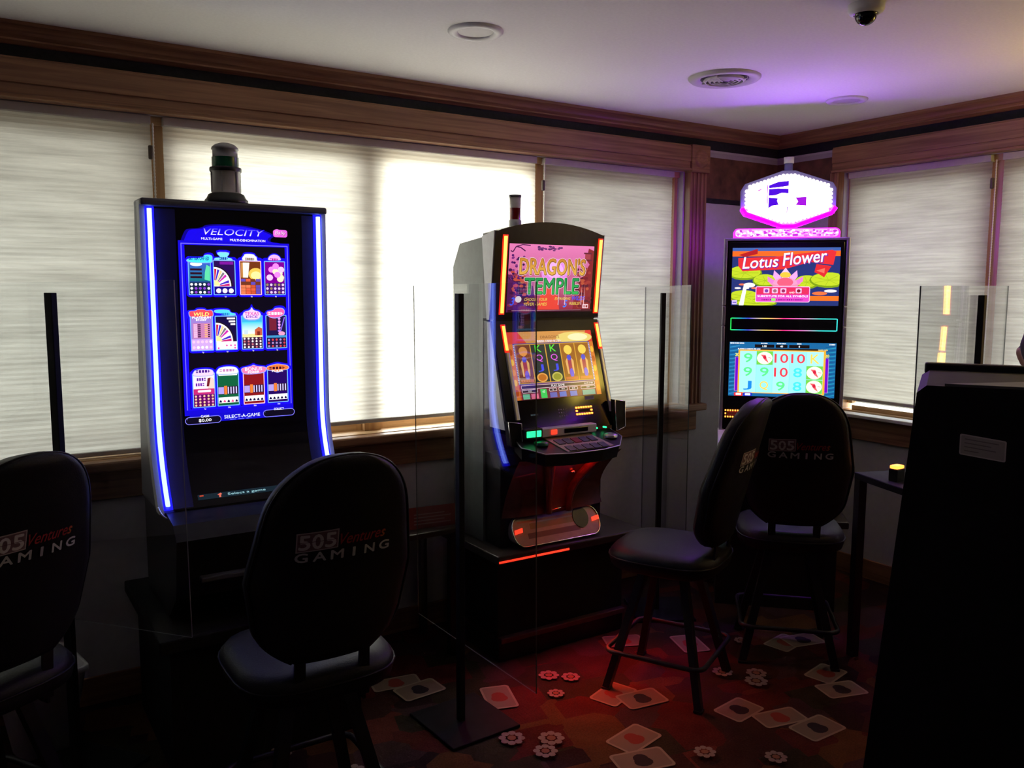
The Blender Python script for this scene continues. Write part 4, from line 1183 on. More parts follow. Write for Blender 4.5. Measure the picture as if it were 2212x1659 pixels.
    # speaker flaps
    for s in (-1, 1):
        xa = .262 if s > 0 else -.30
        pts = [(xa, 1.115), (xa + .055, 1.105), (xa + .062, .99), (xa + .010, .975)] if s > 0 else [(xa, 1.06), (xa + .012, .96), (xa + .07, .945), (xa + .062, 1.05)]
        m = MB(); m.prism(pts, 1, -.125, -.095, 'black_plastic'); q = m.build('speaker_flap', root)
        m = MB(); m.tube([(p[0], -.127, p[1]) for p in pts], .0028, 'chrome', 6, closed=True); m.build('flap_rim', q)
    # bill and button rail
    m = MB(); m.box((-.150, -.145, .985), (.145, -.105, 1.022), 'silver_paint', .004); m.build('button_rail', root)
    m = MB(); m.box((-.235, -.150, .985), (-.145, -.105, 1.026), 'black_plastic', .003); b = m.build('bill_acceptor', root)
    m = MB(); m.box((-.226, -.153, .992), (-.154, -.147, 1.018), 'led_green', .002); m.build('bill_light', b, (0, 0, 0), 'glowing green bill slot')
    m = MB(); m.box((-.100, -.151, .994), (-.070, -.144, 1.014), 'led_red', .003); m.build('service_button', root, (0, 0, 0), 'small glowing red button')
    m = MB(); m.box((-.030, -.149, .994), (.095, -.143, 1.014), 'black_gloss', .002); m.build('meter_window', root)
    for xx in (.155, .205):
        m = MB(); m.box((xx, -.13, .994), (xx + .008, -.112, 1.0), 'led_green'); m.build('status_light', root)
    # deck
    out = [(-.255, -.10), (-.265, -.17), (-.19, -.235), (-.06, -.25), (.10, -.25), (.20, -.235), (.265, -.17), (.255, -.10)]
    tz = lambda y: .985 - (-.10 - y) * .36
    m = MB(); v = [(x, y, tz(y)) for x, y in out] + [(x * .97, y + .01, tz(y) - .055) for x, y in out]
    nn = len(out)
    m.raw(v, [list(range(nn))[::-1], list(range(nn, 2 * nn))] + [(i, (i + 1) % nn, nn + (i + 1) % nn, nn + i) for i in range(nn)], 'black_plastic')
    m.tube([(x * 1.0, y - .001, tz(y) - .003) for x, y in out], .003, 'silver', 6); dk = m.build('button_deck', root)
    a = Art(1)
    px = lambda x, y, l: (x, y, tz(y) + .004 + l)
    m = MB(); q = [(-.085, -.245), (.165, -.240), (.115, -.125), (-.125, -.125)]
    m.raw([(x, y, tz(y)) for x, y in q] + [(x, y, tz(y) + .004) for x, y in q], [(3, 2, 1, 0), (4, 5, 6, 7), (0, 1, 5, 4), (1, 2, 6, 5), (2, 3, 7, 6), (3, 0, 4, 7)], 'tray_pale'); pad = m.build('button_pad', root, (0, 0, 0), 'slanted pale pad with rows of dark keys')
    for r in range(2):
        for c in range(5):
            y_ = -.155 - r * .055; x_ = -.095 + c * .043 + r * .018
            m = MB(); v = [(x_, y_, tz(y_)), (x_ + .034, y_, tz(y_)), (x_ + .040, y_ - .036, tz(y_ - .036)), (x_ + .006, y_ - .036, tz(y_ - .036))]
            v = [(p[0], p[1], p[2] + .004) for p in v] + [(p[0], p[1], p[2] + .008) for p in v]
            mt = 'led_amber' if (r, c) == (0, 2) else 'black_plastic'
            m.raw(v, [(3, 2, 1, 0), (4, 5, 6, 7), (0, 1, 5, 4), (1, 2, 6, 5), (2, 3, 7, 6), (3, 0, 4, 7)], 'violet_grey' if mt == 'black_plastic' else 'box_red'); m.build('key', pad)
    for xx, mt in ((-.165, 'lens_green'), (.205, 'silver')):
        m = MB(); m.lathe([(.032, tz(-.165) - .002), (.032, tz(-.165) + .008), (.024, tz(-.165) + .013), (0, tz(-.165) + .014)], mt, xx, -.165, 24); m.build('round_button', root)
    m = MB(); m.box((-.15, -.205, .884), (.15, -.185, .892), 'led_red_strong'); m.build('under_deck_light', root, (0, 0, 0), 'red glow strip under the deck')
    # belly
    bw = lambda t: .272 - .02 * math.sin(PI * t)
    by = lambda t: -.165 + .135 * (1 - (1 - t) ** 1.6) + .02 * math.sin(PI * t)      # t 0 top, 1 bottom
    def belly(u, t):
        x = (u * 2 - 1) * bw(t); y = by(t) - .03 * (1 - (u * 2 - 1) ** 2)
        return (x, y, .90 - .27 * t)
    m = MB(); m.grid(belly, 20, 14, 'belly_maroon'); 
    m.box((-.272, -.02, .50), (.272, .12, .90), 'black_plastic')
    m.build('belly_panel', root, fix=False)
    for s in (-1, 1):
        path = []; rad = []
        for i in range(13):
            t = i / 12
            u = .5 + s * (.10 + .17 * (1 - t) ** 2)
            p = belly(u, t); path.append((p[0], p[1] - .012, p[2])); rad.append(.026 - .012 * t)
        m = MB(); m.tube(path, .02, 'belly_maroon', 10, rad=rad); m.build('belly_rib', root)
    m = MB(); pts = [belly(.42, .95), belly(.56, .92)]
    m.tube([(p[0], p[1] - .012, p[2]) for p in pts], .003, 'chrome', 6); m.build('belly_bead', root)
    m = MB(); c = belly(.56, .30); m.lathe([(.012, c[2] - .004), (.012, c[2] + .004), (0, c[2] + .006)], 'chrome', c[0], c[1] - .004, 16); m.build('key_lock', root)
    # lower tray
    ty = lambda z: -.022 - (.63 - z) * .55
    tp = lambda x, z, l: (x, ty(z) - l, z)
    a0 = Art(0)
    o1 = a0.rpts(-.232, .508, .232, .625, .05, 6); 
    m = MB(); v = [(x, ty(z), z) for x, z in o1] + [(x, .0, z) for x, z in o1]; nn = len(o1)
    m.raw(v, [list(range(nn)), list(range(nn, 2 * nn))[::-1]] + [(i, (i + 1) % nn, nn + (i + 1) % nn, nn + i) for i in range(nn)], 'tray_pale'); tr = m.build('lower_tray', root)
    m = MB(); m.tube([(x, ty(z) - .002, z) for x, z in o1], .0035, 'chrome', 6, closed=True); m.build('tray_rim', tr)
    a = Art(2); a.rect(-.14, .570, .10, .592, C(150, 130, 90)); a.rect(-.20, .598, .16, .606, C(190, 120, 90)); a.rect(-.16, .535, .12, .556, C(120, 90, 85)); a.build('tray_label', tp, 'matte_print', tr)
    m = MB(); sp = MB()
    v = [(.135 + .042 * math.cos(k * PI / 12), ty(.585 + .042 * math.sin(k * PI / 12)) - .004, .585 + .042 * math.sin(k * PI / 12)) for k in range(24)]
    m.raw(v + [(p[0], p[1] + .006, p[2]) for p in v], [list(range(24))] + [(i, (i + 1) % 24, 24 + (i + 1) % 24, 24 + i) for i in range(24)], 'black_plastic'); m.build('tray_speaker', tr)
    for xx in (-.225, .19):
        m = MB(); z_ = .560; m.raw([(xx, ty(z_) - .004, z_), (xx + .04, ty(z_) - .004, z_ + .006), (xx + .044, ty(z_ + .02) - .004, z_ + .022), (xx + .004, ty(z_ + .02) - .004, z_ + .016)], [(0, 1, 2, 3)], 'led_red'); m.build('tray_light', tr, fix=False)
    # stand
    m = MB(); m.box((-.345, -.12, .462), (.46, .40, .498), 'dark_laminate', .006); m.build('stand_top', root)
    m = MB(); m.box((-.29, -.03, .09), (.40, .38, .462), 'black_matte'); m.box((-.29, -.06, .085), (.40, .38, .11), 'belly_maroon', .004); m.build('stand_body', root)
    m = MB(); m.box((-.29, -.04, 0), (.40, .36, .088), 'black_plastic'); m.build('stand_plinth', root)
    m = MB(); m.box((-.34, -.123, .470), (.02, -.118, .478), 'led_red'); m.build('stand_light', root, (0, 0, 0), 'thin red light along the stand edge')
    la = bpy.data.lights.new('red_under_glow', 'AREA'); la.shape = 'RECTANGLE'; la.size = .62; la.size_y = .03; la.energy = 1.25; la.spread = math.radians(95); la.color = (1.0, .03, .012)
    lo_ = bpy.data.objects.new('red_under_glow', la); COL.objects.link(lo_); lo_.parent = root
    lo_.location = (-.02, -.112, .458); lo_.rotation_euler = (math.radians(-38), 0, 0)
    # candle
    cx, cy = -.085, .16
    def cyl(name, prof, mat, parent):
        m = MB(); m.lathe(prof, mat, cx, cy, 24); return m.build(name, parent)
    b = cyl('candle_base', [(0, 1.80), (.028, 1.80), (.028, 1.900), (.024, 1.904), (0, 1.904)], 'lens_grey', root)
    cyl('candle_red_tier', [(.024, 1.904), (.024, 1.952), (.026, 1.954), (0, 1.954)], 'lens_red', b)
    cyl('candle_clear_tier', [(.025, 1.954), (.025, 2.0), (0, 2.0)], 'lens_clear', b)
    cyl('candle_cap', [(.027, 2.0), (.027, 2.010), (0, 2.011)], 'black_plastic', b)
    return root
DT = dragon()
tag(DT, 'slot machine with orange light strips, arched black top and red-lit belly', 'slot machine')
DT2 = copy_tree(DT)
for ch in list(DT2.children):
    if ch.name.startswith(('upper_screen', 'reel_screen', 'keypad_print')): bpy.data.objects.remove(ch)
DT2.location = (3.665, 1.245, 0); DT2.rotation_euler = (0, 0, -PI / 2)
tag(DT2, 'slot machine at the right wall, seen as an orange streak mirrored in clear panel', 'slot machine')
def topper():
    m = MB(); m.box((-.22, .10, 1.90), (.22, .20, 2.12), 'led_yellow', .02); m.build('lit_topper', DT2, (0, 0, 0), 'glowing yellow topper sign')
topper()
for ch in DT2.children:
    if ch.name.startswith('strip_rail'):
        ch.data = ch.data.copy(); ch.data.materials.clear(); ch.data.materials.append(MATS['led_amber_strip']); ch['label'] = 'glowing orange light strip with painted halo band'
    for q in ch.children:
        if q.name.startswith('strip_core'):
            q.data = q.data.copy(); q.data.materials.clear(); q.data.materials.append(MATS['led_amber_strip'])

# ------------------------------------------------------------------ corner machine with the hexagon sign
def lotus():
    root = empty('slot_machine', (3.416, 2.794, 0), -PI / 4)
    tag(root, 'corner slot machine with glowing hexagon sign and pink topper bar', 'slot machine')
    fl = lambda x, z, l: (x, -l, z)
    m = MB(); m.box((-.282, .012, .86), (.282, .30, 1.846), 'black_plastic', .004); m.build('cabinet', root)
    m = MB(); m.box((-.272, 0, .875), (.272, .02, 1.836), 'black_gloss', .003); m.build('front_glass', root)
    for s in (-1, 1):
        for z0, z1 in ((.875, 1.42), (1.424, 1.52), (1.524, 1.85)):
            m = MB(); m.box((s * .2875 - .008, -.006, z0), (s * .2875 + .008, .05, z1), 'silver', .003); m.build('side_rail', root)
    m = MB(); m.box((-.295, -.006, 1.842), (.295, .05, 1.856), 'silver', .003); m.build('top_rail', root)
    # ---- upper picture
    a = Art(3, (-.254, 1.525, .254, 1.808)); x0, x1, z0, z1 = -.254, .254, 1.525, 1.808
    a.rect(x0, z0, x1, z1, C(36, 48, 110))
    a.rect(x0, z1 - .042, x1, z1 - .016, C(240, 100, 30)); a.rect(x0, z0 + .024, x1, z0 + .048, C(235, 110, 30)); a.rect(x0, z1 - .016, x1, z1, C(60, 90, 160))
    for cx, cz, rx, rz in ((x0 + .06, z0 + .16, .085, .036), (x0 + .16, z0 + .122, .06, .032), (x1 - .15, z0 + .115, .06, .034), (x1 - .05, z0 + .125, .09, .038), (x0 + .06, z0 + .045, .075, .03), (x0 + .12, z0 + .010, .10, .018)):
        a.ell(cx, cz, rx, rz, C(120, 150, 20)); a.ell(cx, cz + .004, rx * .92, rz * .85, C(185, 205, 40)); 
        for k in range(7): a.line([(cx, cz), (cx + rx * .8 * math.cos(k * .9), cz + rz * .75 * math.sin(k * .9))], .002, C(150, 175, 30))
    a.poly([(x0 + .03, z1 - .035), (x0 + .12, z1 - .005), (x0 + .12, z1 - .03), (x0 + .06, z1 - .045)], C(170, 30, 30))
    a.poly([(x0 + .028, z1 - .05), (x0 + .20, z1 - .045), (x1 - .04, z1 - .012), (x1 - .02, z1 - .02), (x1 - .032, z1 - .085), (x1 - .14, z1 - .07), (x0 + .25, z1 - .105), (x0 + .05, z1 - .115), (x0 + .030, z1 - .09)], C(215, 45, 50))
    a.poly([(x1 - .11, z1 - .08), (x1 - .04, z1 - .09), (x1 - .055, z1 - .115), (x1 - .072, z1 - .145), (x1 - .095, z1 - .13), (x1 - .118, z1 - .12)], C(210, 40, 45)); a.poly([(x1 - .11, z1 - .112), (x1 - .07, z1 - .10), (x1 - .072, z1 - .125)], C(240, 110, 90))
    # flower
    fx, fz = x0 + .255, z0 + .118
    for k, (dx, dz, w, h, cc) in enumerate(((-.062, .0, .035, .05, C(225, 120, 200)), (.062, .0, .035, .05, C(225, 120, 200)), (-.04, .025, .03, .06, C(240, 160, 220)), (.04, .025, .03, .06, C(240, 160, 220)), (0, .04, .035, .055, C(245, 190, 230)))):
        a.poly([(fx + dx * 1.35, fz + dz + h * .5), (fx + dx + w * .6, fz + dz), (fx + dx * .3 + w * .3, fz - .03), (fx + dx * .3 - w * .3, fz - .03), (fx + dx - w * .6, fz + dz)], cc)
    a.ell(fx, fz + .032, .026, .014, C(240, 190, 60)); a.ell(fx, fz - .010, .058, .030, C(245, 150, 190)); a.ell(fx, fz - .004, .038, .022, C(250, 90, 120)); a.poly([(fx - .078, fz - .006), (fx - .03, fz - .02), (fx + .03, fz - .02), (fx + .078, fz - .006), (fx + .03, fz - .045), (fx - .03, fz - .045)], C(250, 140, 170))
    for dx, dz, cc, bo in ((.002, -.003, C(120, 40, 150), .035), (0, 0, C(255, 240, 250), .012)):
        a.text('Lotus', x0 + .135 + dx, z1 - .098 + dz, .056, cc, w=.168 + bo * .2, bold=bo, shear=.2, rot=.06)
        a.text('Flower', x0 + .345 + dx, z1 - .078 + dz, .060, cc, w=.205 + bo * .2, bold=bo, shear=.2, rot=.10)
    for k in range(5): a.ell(x0 + .03 + k * .02, z0 + .085 + (k % 2) * .018, .016, .005, rr2.choice([C(245, 235, 235), C(230, 110, 80)]), 8)
    a.ell(x1 - .09, z0 + .06, .035, .009, C(230, 110, 60)); a.ell(x1 - .04, z0 + .072, .03, .007, C(250, 235, 235)); a.ell(x0 + .085, z0 + .10, .028, .012, C(240, 235, 225))
    a.poly([(x0 + .038, z0), (x0 + .060, z0), (x0 + .073, z0 + .09), (x0 + .058, z0 + .095)], C(255, 250, 245))
    a.rrect(x0 + .116, z0 + .016, x0 + .373, z0 + .094, .007, C(255, 200, 230)); a.rrect(x0 + .119, z0 + .019, x0 + .370, z0 + .091, .005, C(215, 70, 190)); a.rect(x0 + .121, z0 + .054, x0 + .368, z0 + .089, C(215, 45, 90))
    for k, xx in enumerate((.154, .194, .234, .306)): a.rrect(x0 + xx, z0 + .060, x0 + xx + .028, z0 + .085, .003, C(235, 180, 220)); a.ell(x0 + xx + .014, z0 + .072, .009, .008, [C(120, 60, 160), C(150, 100, 110), C(150, 40, 90), C(120, 30, 40)][k], 10)
    a.text('AND', x0 + .288, z0 + .060, .008, WHITE, bold=.01); a.text('SUBSTITUTE FOR ALL SYMBOLS', x0 + .245, z0 + .041, .0095, WHITE, w=.238, bold=.015)
    a.marks(x0 + .145, z0 + .025, .20, .007, C(150, 30, 140), 20); a.rrect(x0 + .192, z0 + .022, x0 + .212, z0 + .036, .002, C(150, 220, 110))
    a.rrect(x0 + .004, z0 + .004, x0 + .028, z0 + .026, .003, C(200, 180, 240)); a.rect(x0 + .007, z0 + .012, x0 + .025, z0 + .017, C(90, 60, 180))
    a.build('upper_screen', fl, 'screen_print_bright', root, (0, 0, 0), 'lit picture of a pink lotus and red ribbon title')
    # ---- rainbow frame
    cr = [C(40, 235, 90), C(40, 60, 235), C(245, 215, 90), C(250, 40, 130), C(250, 120, 210), C(60, 230, 220)]
    xs = [-.252, -.17, -.09, 0, .09, .17, .252]
    def rc(x):
        for i in range(6):
            if x <= xs[i + 1] + 1e-6: break
        t = (x - xs[i]) / (xs[i + 1] - xs[i]); a_, b_ = cr[i], cr[min(i + 1, 5)]
        return tuple(a_[j] * (1 - t) + b_[j] * t for j in range(4))
    a = Art(2); out = a.rpts(-.254, 1.400, .252, 1.463, .008, 3); inn = a.rpts(-.249, 1.405, .247, 1.458, .005, 3)
    for z0_, z1_ in ((1.400, 1.4045), (1.4585, 1.463)):
        for k in range(24):
            xa, xb = -.250 + .5 * k / 24, -.250 + .5 * (k + 1) / 24
            b = len(a.v); a.v += [(xa, z0_, a.l), (xb, z0_, a.l), (xb, z1_, a.l), (xa, z1_, a.l)]; a.c += [rc(xa), rc(xb), rc(xb), rc(xa)]; a.f.append([b, b + 1, b + 2, b + 3])
    a.rect(-.254, 1.402, -.2495, 1.461, cr[0]); a.rect(.2495, 1.402, .254, 1.461, cr[5])
    a.build('rainbow_frame', lambda x, z, l: (x, -.004 - l, z), 'screen_print_bright', root, (0, 0, 0), 'thin rainbow light frame')
    # ---- reel screen
    a = Art(3, (-.254, 1.070, .254, 1.342)); x0, x1, z0, z1 = -.254, .254, 1.070, 1.342
    a.rect(x0, z0, x1, z1, C(24, 96, 150))
    for k in range(26): a.line([(x0 + .002, z0 + .01 + k * .0098), (x0 + .05, z0 + .018 + k * .0098)], .003, C(20, 70, 120) if k % 2 else C(50, 140, 190))
    for k in range(26): a.line([(x1 - .05, z0 + .006 + k * .0098), (x1 - .002, z0 + .014 + k * .0098)], .003, C(20, 70, 120) if k % 2 else C(40, 150, 180))
    a.marks(x0 + .003, z1 - .009, .07, .006, WHITE, 12); a.marks(x1 - .034, z1 - .010, .03, .006, WHITE, 5)
    for q0, q1, t, u in ((.122, .215, '1.00', 6), (.222, .278, '40', 8), (.286, .382, '0', 4)):
        a.rect(x0 + q0, z1 - .027, x0 + q1, z1 - .011, C(20, 14, 16)); a.text(t, x0 + (q0 + q1) / 2, z1 - .024, .009, WHITE, bold=.02); a.marks(x0 + (q0 + q1) / 2 - u * .0028, z1 - .008, u * .0056, .005, WHITE, u)
    a.rect(x0 + .15, z1 - .038, x1 - .085, z1 - .030, C(40, 26, 16)); a.text('PLAYING 2 CREDITS PER LINE', x0 + .095, z1 - .037, .006, WHITE, w=.108, bold=.02); a.text('GAME OVER', x1 - .062, z1 - .038, .006, C(250, 220, 60), w=.045, bold=.02)
    for s, xx in ((0, x0 + .028), (1, x1 - .052)):
        a.rect(xx, z0 + .025, xx + .020, z1 - .075, C(170, 130, 190)); a.rect(xx + .003, z0 + .027, xx + .017, z1 - .077, C(110, 10, 190)); a.text('20', xx + .010, z1 - .070, .014, C(245, 225, 70), bold=.03)
    gx0, gx1, gz0, gz1 = x0 + .052, x1 - .058, z0 + .020, z1 - .044
    a.rect(gx0 - .008, gz0 - .004, gx1 + .010, gz1 + .006, C(240, 170, 50)); a.rect(gx0, gz0, gx1, gz1, C(150, 235, 250))
    cw, ch = (gx1 - gx0) / 5, (gz1 - gz0) / 3
    tab = [['9', 'fish', '10', '10', 'K'], ['9', '9', '10', '8', 'fish'], ['J', 'Q', '9', '8', 'fish']]
    colr = {'9': C(90, 225, 130), '10': C(225, 60, 75), 'K': C(245, 205, 90), '8': C(70, 215, 230), 'J': C(30, 130, 215), 'Q': C(250, 205, 90)}
    for r in range(3):
        for c in range(5):
            px, pz = gx0 + c * cw, gz1 - (r + 1) * ch
            t = tab[r][c]
            a.rect(px + .001, pz, px + cw - .001, pz + ch, C(165, 240, 250) if c % 2 == 0 else C(150, 235, 248))
            if t == 'fish':
                a.rect(px + .001, pz + .001, px + cw - .001, pz + ch - .001, C(110, 200, 70)); a.ell(px + cw / 2, pz + ch / 2, cw * .47, ch * .45, C(255, 248, 220))
                a.poly([(px + cw * .25, pz + ch * .75), (px + cw * .55, pz + ch * .72), (px + cw * .62, pz + ch * .45), (px + cw * .75, pz + ch * .15), (px + cw * .5, pz + ch * .35), (px + cw * .4, pz + ch * .55)], C(230, 90, 100)); a.ell(px + cw * .5, pz + ch * .55, cw * .1, ch * .12, C(200, 30, 60)); a.line([(px + cw * .72, pz + ch * .55), (px + cw * .9, pz + ch * .5)], .003, C(230, 140, 140))
            else:
                a.text(t, px + cw / 2, pz + ch * .18, ch * .64, colr[t], w=cw * (.8 if t == '10' else .5), bold=.02)
    for k in range(1, 5): a.rect(gx0 + k * cw - .0006, gz0, gx0 + k * cw + .0006, gz1, C(110, 200, 220))
    a.rrect(x0 + .028, z0 + .001, x0 + .070, z0 + .018, .004, C(230, 40, 50)); a.rrect(x0 + .036, z0 + .004, x0 + .063, z0 + .015, .003, C(255, 220, 220)); a.rrect(x0 + .073, z0 + .001, x0 + .115, z0 + .018, .004, C(30, 40, 190)); a.rrect(x0 + .081, z0 + .004, x0 + .108, z0 + .015, .003, C(215, 215, 255))
    a.rrect(x1 - .09, z0 + .001, x1 - .05, z0 + .016, .004, C(200, 240, 120))
    a.build('reel_screen', fl, 'screen_print_bright', root, (0, 0, 0), 'lit reel screen with numbers on pale blue')
    # ticket slot lights
    m = MB()
    for k in range(8):
        for zz in (.995, .962): m.box((-.268 + k * .012, -.006, zz - .0035), (-.261 + k * .012, .002, zz + .0035), 'led_amber')
    for xx in (-.268, -.184): m.box((xx, -.006, .975), (xx + .007, .002, .982), 'led_amber')
    m.build('ticket_slot_lights', root, (0, 0, 0), 'ring of small amber lights round the ticket slot')
    m = MB(); m.box((-.255, -.004, .970), (-.190, .002, .988), 'box_red', .002); m.build('ticket_slot', root)
    # deck and stand
    m = MB(); m.prism([(.02, .90), (-.14, .862), (-.19, .845), (-.20, .82), (-.17, .79), (.02, .79)], 0, -.30, .30, 'silver_paint'); m.build('button_deck', root)
    m = MB(); m.prism([(.10, .48), (-.06, .50), (-.12, .62), (-.17, .79), (.30, .86), (.30, .48)], 0, -.285, .285, 'black_plastic'); m.build('belly_panel', root)
    m = MB(); m.box((-.33, -.13, .445), (.33, .33, .48), 'dark_laminate', .006); m.build('stand_top', root)
    m = MB(); m.box((-.29, -.06, 0), (.29, .31, .445), 'black_plastic'); m.build('stand_body', root)
    # topper bar
    m = MB(); o = Art(0).rpts(-.252, 1.856, .248, 1.902, .022, 6); o = [(p[0], p[1] if p[1] > 1.875 else 1.856) for p in o]
    m.prism(o, 1, .0, .06, 'sign_magenta'); tb = m.build('topper_bar', root)
    a = Art(4); rq = random.Random(9)
    o2 = Art(0).rpts(-.245, 1.860, .241, 1.898, .018, 6); a.poly(o2, C(250, 170, 250))
    for k in range(150): a.ell(-.235 + .47 * rq.random(), 1.866 + .026 * rq.random(), .005 + .006 * rq.random(), .003 + .004 * rq.random(), rq.choice([C(255, 245, 255), C(255, 225, 255), C(190, 40, 200), C(220, 90, 225)]), 7)
    a.build('topper_pattern', fl, 'screen_print_bright', tb)
    m = MB(); m.box((-.03, .02, 1.90), (.03, .06, 1.93), 'black_plastic'); m.build('sign_neck', root)
    # hexagon sign: frosted rim, bulb edge, lit face
    hx = [(-.03, 2.178), (.03, 2.178), (.205, 2.118), (.222, 2.09), (.222, 1.998), (.205, 1.972), (.03, 1.910), (-.03, 1.910), (-.205, 1.972), (-.222, 1.998), (-.222, 2.09), (-.205, 2.118)]
    hx = hx[::-1]
    cz = 2.044
    m = MB(); m.prism(hx, 1, .0, .075, 'frost_purple'); rim = m.build('hexagon_sign', root, (0, 0, 0), 'glowing white hexagon sign with purple rim')
    n = len(hx); inner = [(p[0] * .93, cz + (p[1] - cz) * .90) for p in hx]
    m = MB()
    low = [i for i in range(n) if hx[i][1] < 2.0 and hx[(i + 1) % n][1] < 2.0]
    for i in low:
        j = (i + 1) % n
        m.raw([(hx[i][0], -.006, hx[i][1]), (hx[j][0], -.006, hx[j][1]), (inner[j][0], -.008, inner[j][1]), (inner[i][0], -.008, inner[i][1])], [(0, 1, 2, 3)], 'sign_purple')
        m.tube([(hx[i][0] * .97, -.034, hx[i][1]), (hx[j][0] * .97, -.034, hx[j][1])], .011, 'sign_purple', 8)
        m.raw([(hx[i][0], -.006, hx[i][1] - .003), (hx[j][0], -.006, hx[j][1] - .003), (hx[j][0], .07, hx[j][1] - .003), (hx[i][0], .07, hx[i][1] - .003)], [(0, 1, 2, 3)], 'sign_purple')
    m.build('purple_rim', rim, fix=False)
    face = [(p[0] * .885, cz + (p[1] - cz) * .82) for p in hx]
    m = MB(); m.prism(face, 1, -.010, .0, 'sign_white'); m.build('lit_face', rim)
    m = MB()
    per = []
    for i in range(n):
        p, q = face[i], face[(i + 1) % n]; d = math.hypot(q[0] - p[0], q[1] - p[1]); k = max(1, round(d / .019))
        per += [(p[0] + (q[0] - p[0]) * t / k, p[1] + (q[1] - p[1]) * t / k) for t in range(k)]
    for p in per:
        v = []; f = []
        for a_ in range(5):
            for b_ in range(8):
                th, ph = PI * a_ / 4, 2 * PI * b_ / 8
                v.append((p[0] + .0085 * math.sin(th) * math.cos(ph), -.008 + .006 * math.cos(th), p[1] + .0085 * math.sin(th) * math.sin(ph)))
        for a_ in range(4):
            for b_ in range(8): f.append((a_ * 8 + b_, a_ * 8 + (b_ + 1) % 8, a_ * 8 + 8 + (b_ + 1) % 8, a_ * 8 + 8 + b_))
        m.raw(v, f, 'sign_white', True)
    bl = m.build('bulb_border', rim, fix=False); bl['kind'] = 'stuff'
    pu, vi = C(70, 10, 200), C(150, 20, 200)
    em = lambda a: a.build('sign_emblem', lambda x, z, l: (x, -.0105 - l, z), 'screen_print_bright', rim)
    for pts, cc in (([(-.092, 2.108), (-.05, 2.124), (.0, 2.128), (.0, 2.104), (-.03, 2.100), (-.092, 2.094)], pu), ([(-.092, 2.090), (-.05, 2.093), (0, 2.090), (0, 2.068), (-.03, 2.072), (-.06, 2.060), (-.092, 2.058)], pu),
                    ([(-.100, 2.02), (-.096, 2.02), (-.096, 2.110), (-.100, 2.110)], C(180, 60, 210)), ([(-.092, 2.050), (-.048, 2.046), (-.052, 2.034), (-.044, 2.014), (-.075, 2.010), (-.092, 1.998)], pu),
                    ([(.034, 2.048), (.084, 2.050), (.084, 2.008), (.034, 2.012), (.046, 2.028)], vi), ([(-.006, 1.975), (-.002, 1.975), (-.002, 2.004), (-.006, 2.004)], C(120, 60, 190)),
                    ([(-.145, 2.085), (-.128, 2.094), (-.126, 2.088), (-.140, 2.080)], C(210, 120, 210))):
        a = Art(6); a.poly(pts, cc); em(a)
    m = MB(); m.lathe([(.020, 2.178), (.020, 2.215), (0, 2.215)], 'lens_blue', 0, .03, 20); cb = m.build('candle_base', root)
    m = MB(); m.lathe([(.021, 2.215), (.024, 2.217), (.024, 2.245), (0, 2.246)], 'white_plastic', 0, .03, 20); m.build('candle_cap', cb)
    return root
rr2 = random.Random(4)
lotus()

# ------------------------------------------------------------------ clear dividers on posts
def divider(loc, az, near, far, tilt, label, ph=1.585, base_rot=0.0, z0=.30, side=1):
    """freestanding clear sheet: its own x axis runs along the sheet (towards az), post at the origin"""
    root = empty('clear_divider', (loc[0], loc[1], 0), math.radians(az))
    tag(root, label, 'divider', 'clear plastic dividers between the machines')
    m = MB(); m.box((-.155, -.145, 0), (.155, .145, .012), 'steel_base', .003); m.build('base_plate', root).rotation_euler = (0, 0, base_rot)
    m = MB(); m.box((-.015, min(side * .004, side * .026), .010), (.015, max(side * .004, side * .026), ph), 'black_matte', .002); m.build('post', root)
    z1, th = 1.618, .0045
    ct, st = math.cos(tilt), math.sin(tilt)
    def T(x, z):
        return (x * ct + (z - 1.0) * st, 1.0 - x * st + (z - 1.0) * ct)
    q = [T(-near, z0), T(far, z0), T(far, z1), T(-near, z1)]
    m = MB(); v = [(p[0], -th / 2, p[1]) for p in q] + [(p[0], th / 2, p[1]) for p in q]
    m.raw(v, [(0, 1, 2, 3), (7, 6, 5, 4)], 'acrylic')
    m.raw(v, [(0, 4, 5, 1), (1, 5, 6, 2), (2, 6, 7, 3), (3, 7, 4, 0)], 'acrylic_edge')
    m.build('clear_sheet', root, fix=True)
    return root
divider((.2475, 3.0), 127.6, .47, .38, math.radians(.75), 'clear plastic divider in front of the left blind, left of the blue-lit machine', z0=.53)
divider((1.485, 2.605), 90, .46, .38, math.radians(.7), 'clear plastic divider between the blue-lit and orange-lit machines', base_rot=0.05)
divider((2.855, 3.034), 61.6, .42, .42, math.radians(.6), 'clear plastic divider between orange-lit machine and corner machine')
divider((3.055, 1.646), 12, .56, .36, math.radians(-.3), 'clear plastic divider with mirrored orange streak, right of the corner machine', side=-1)

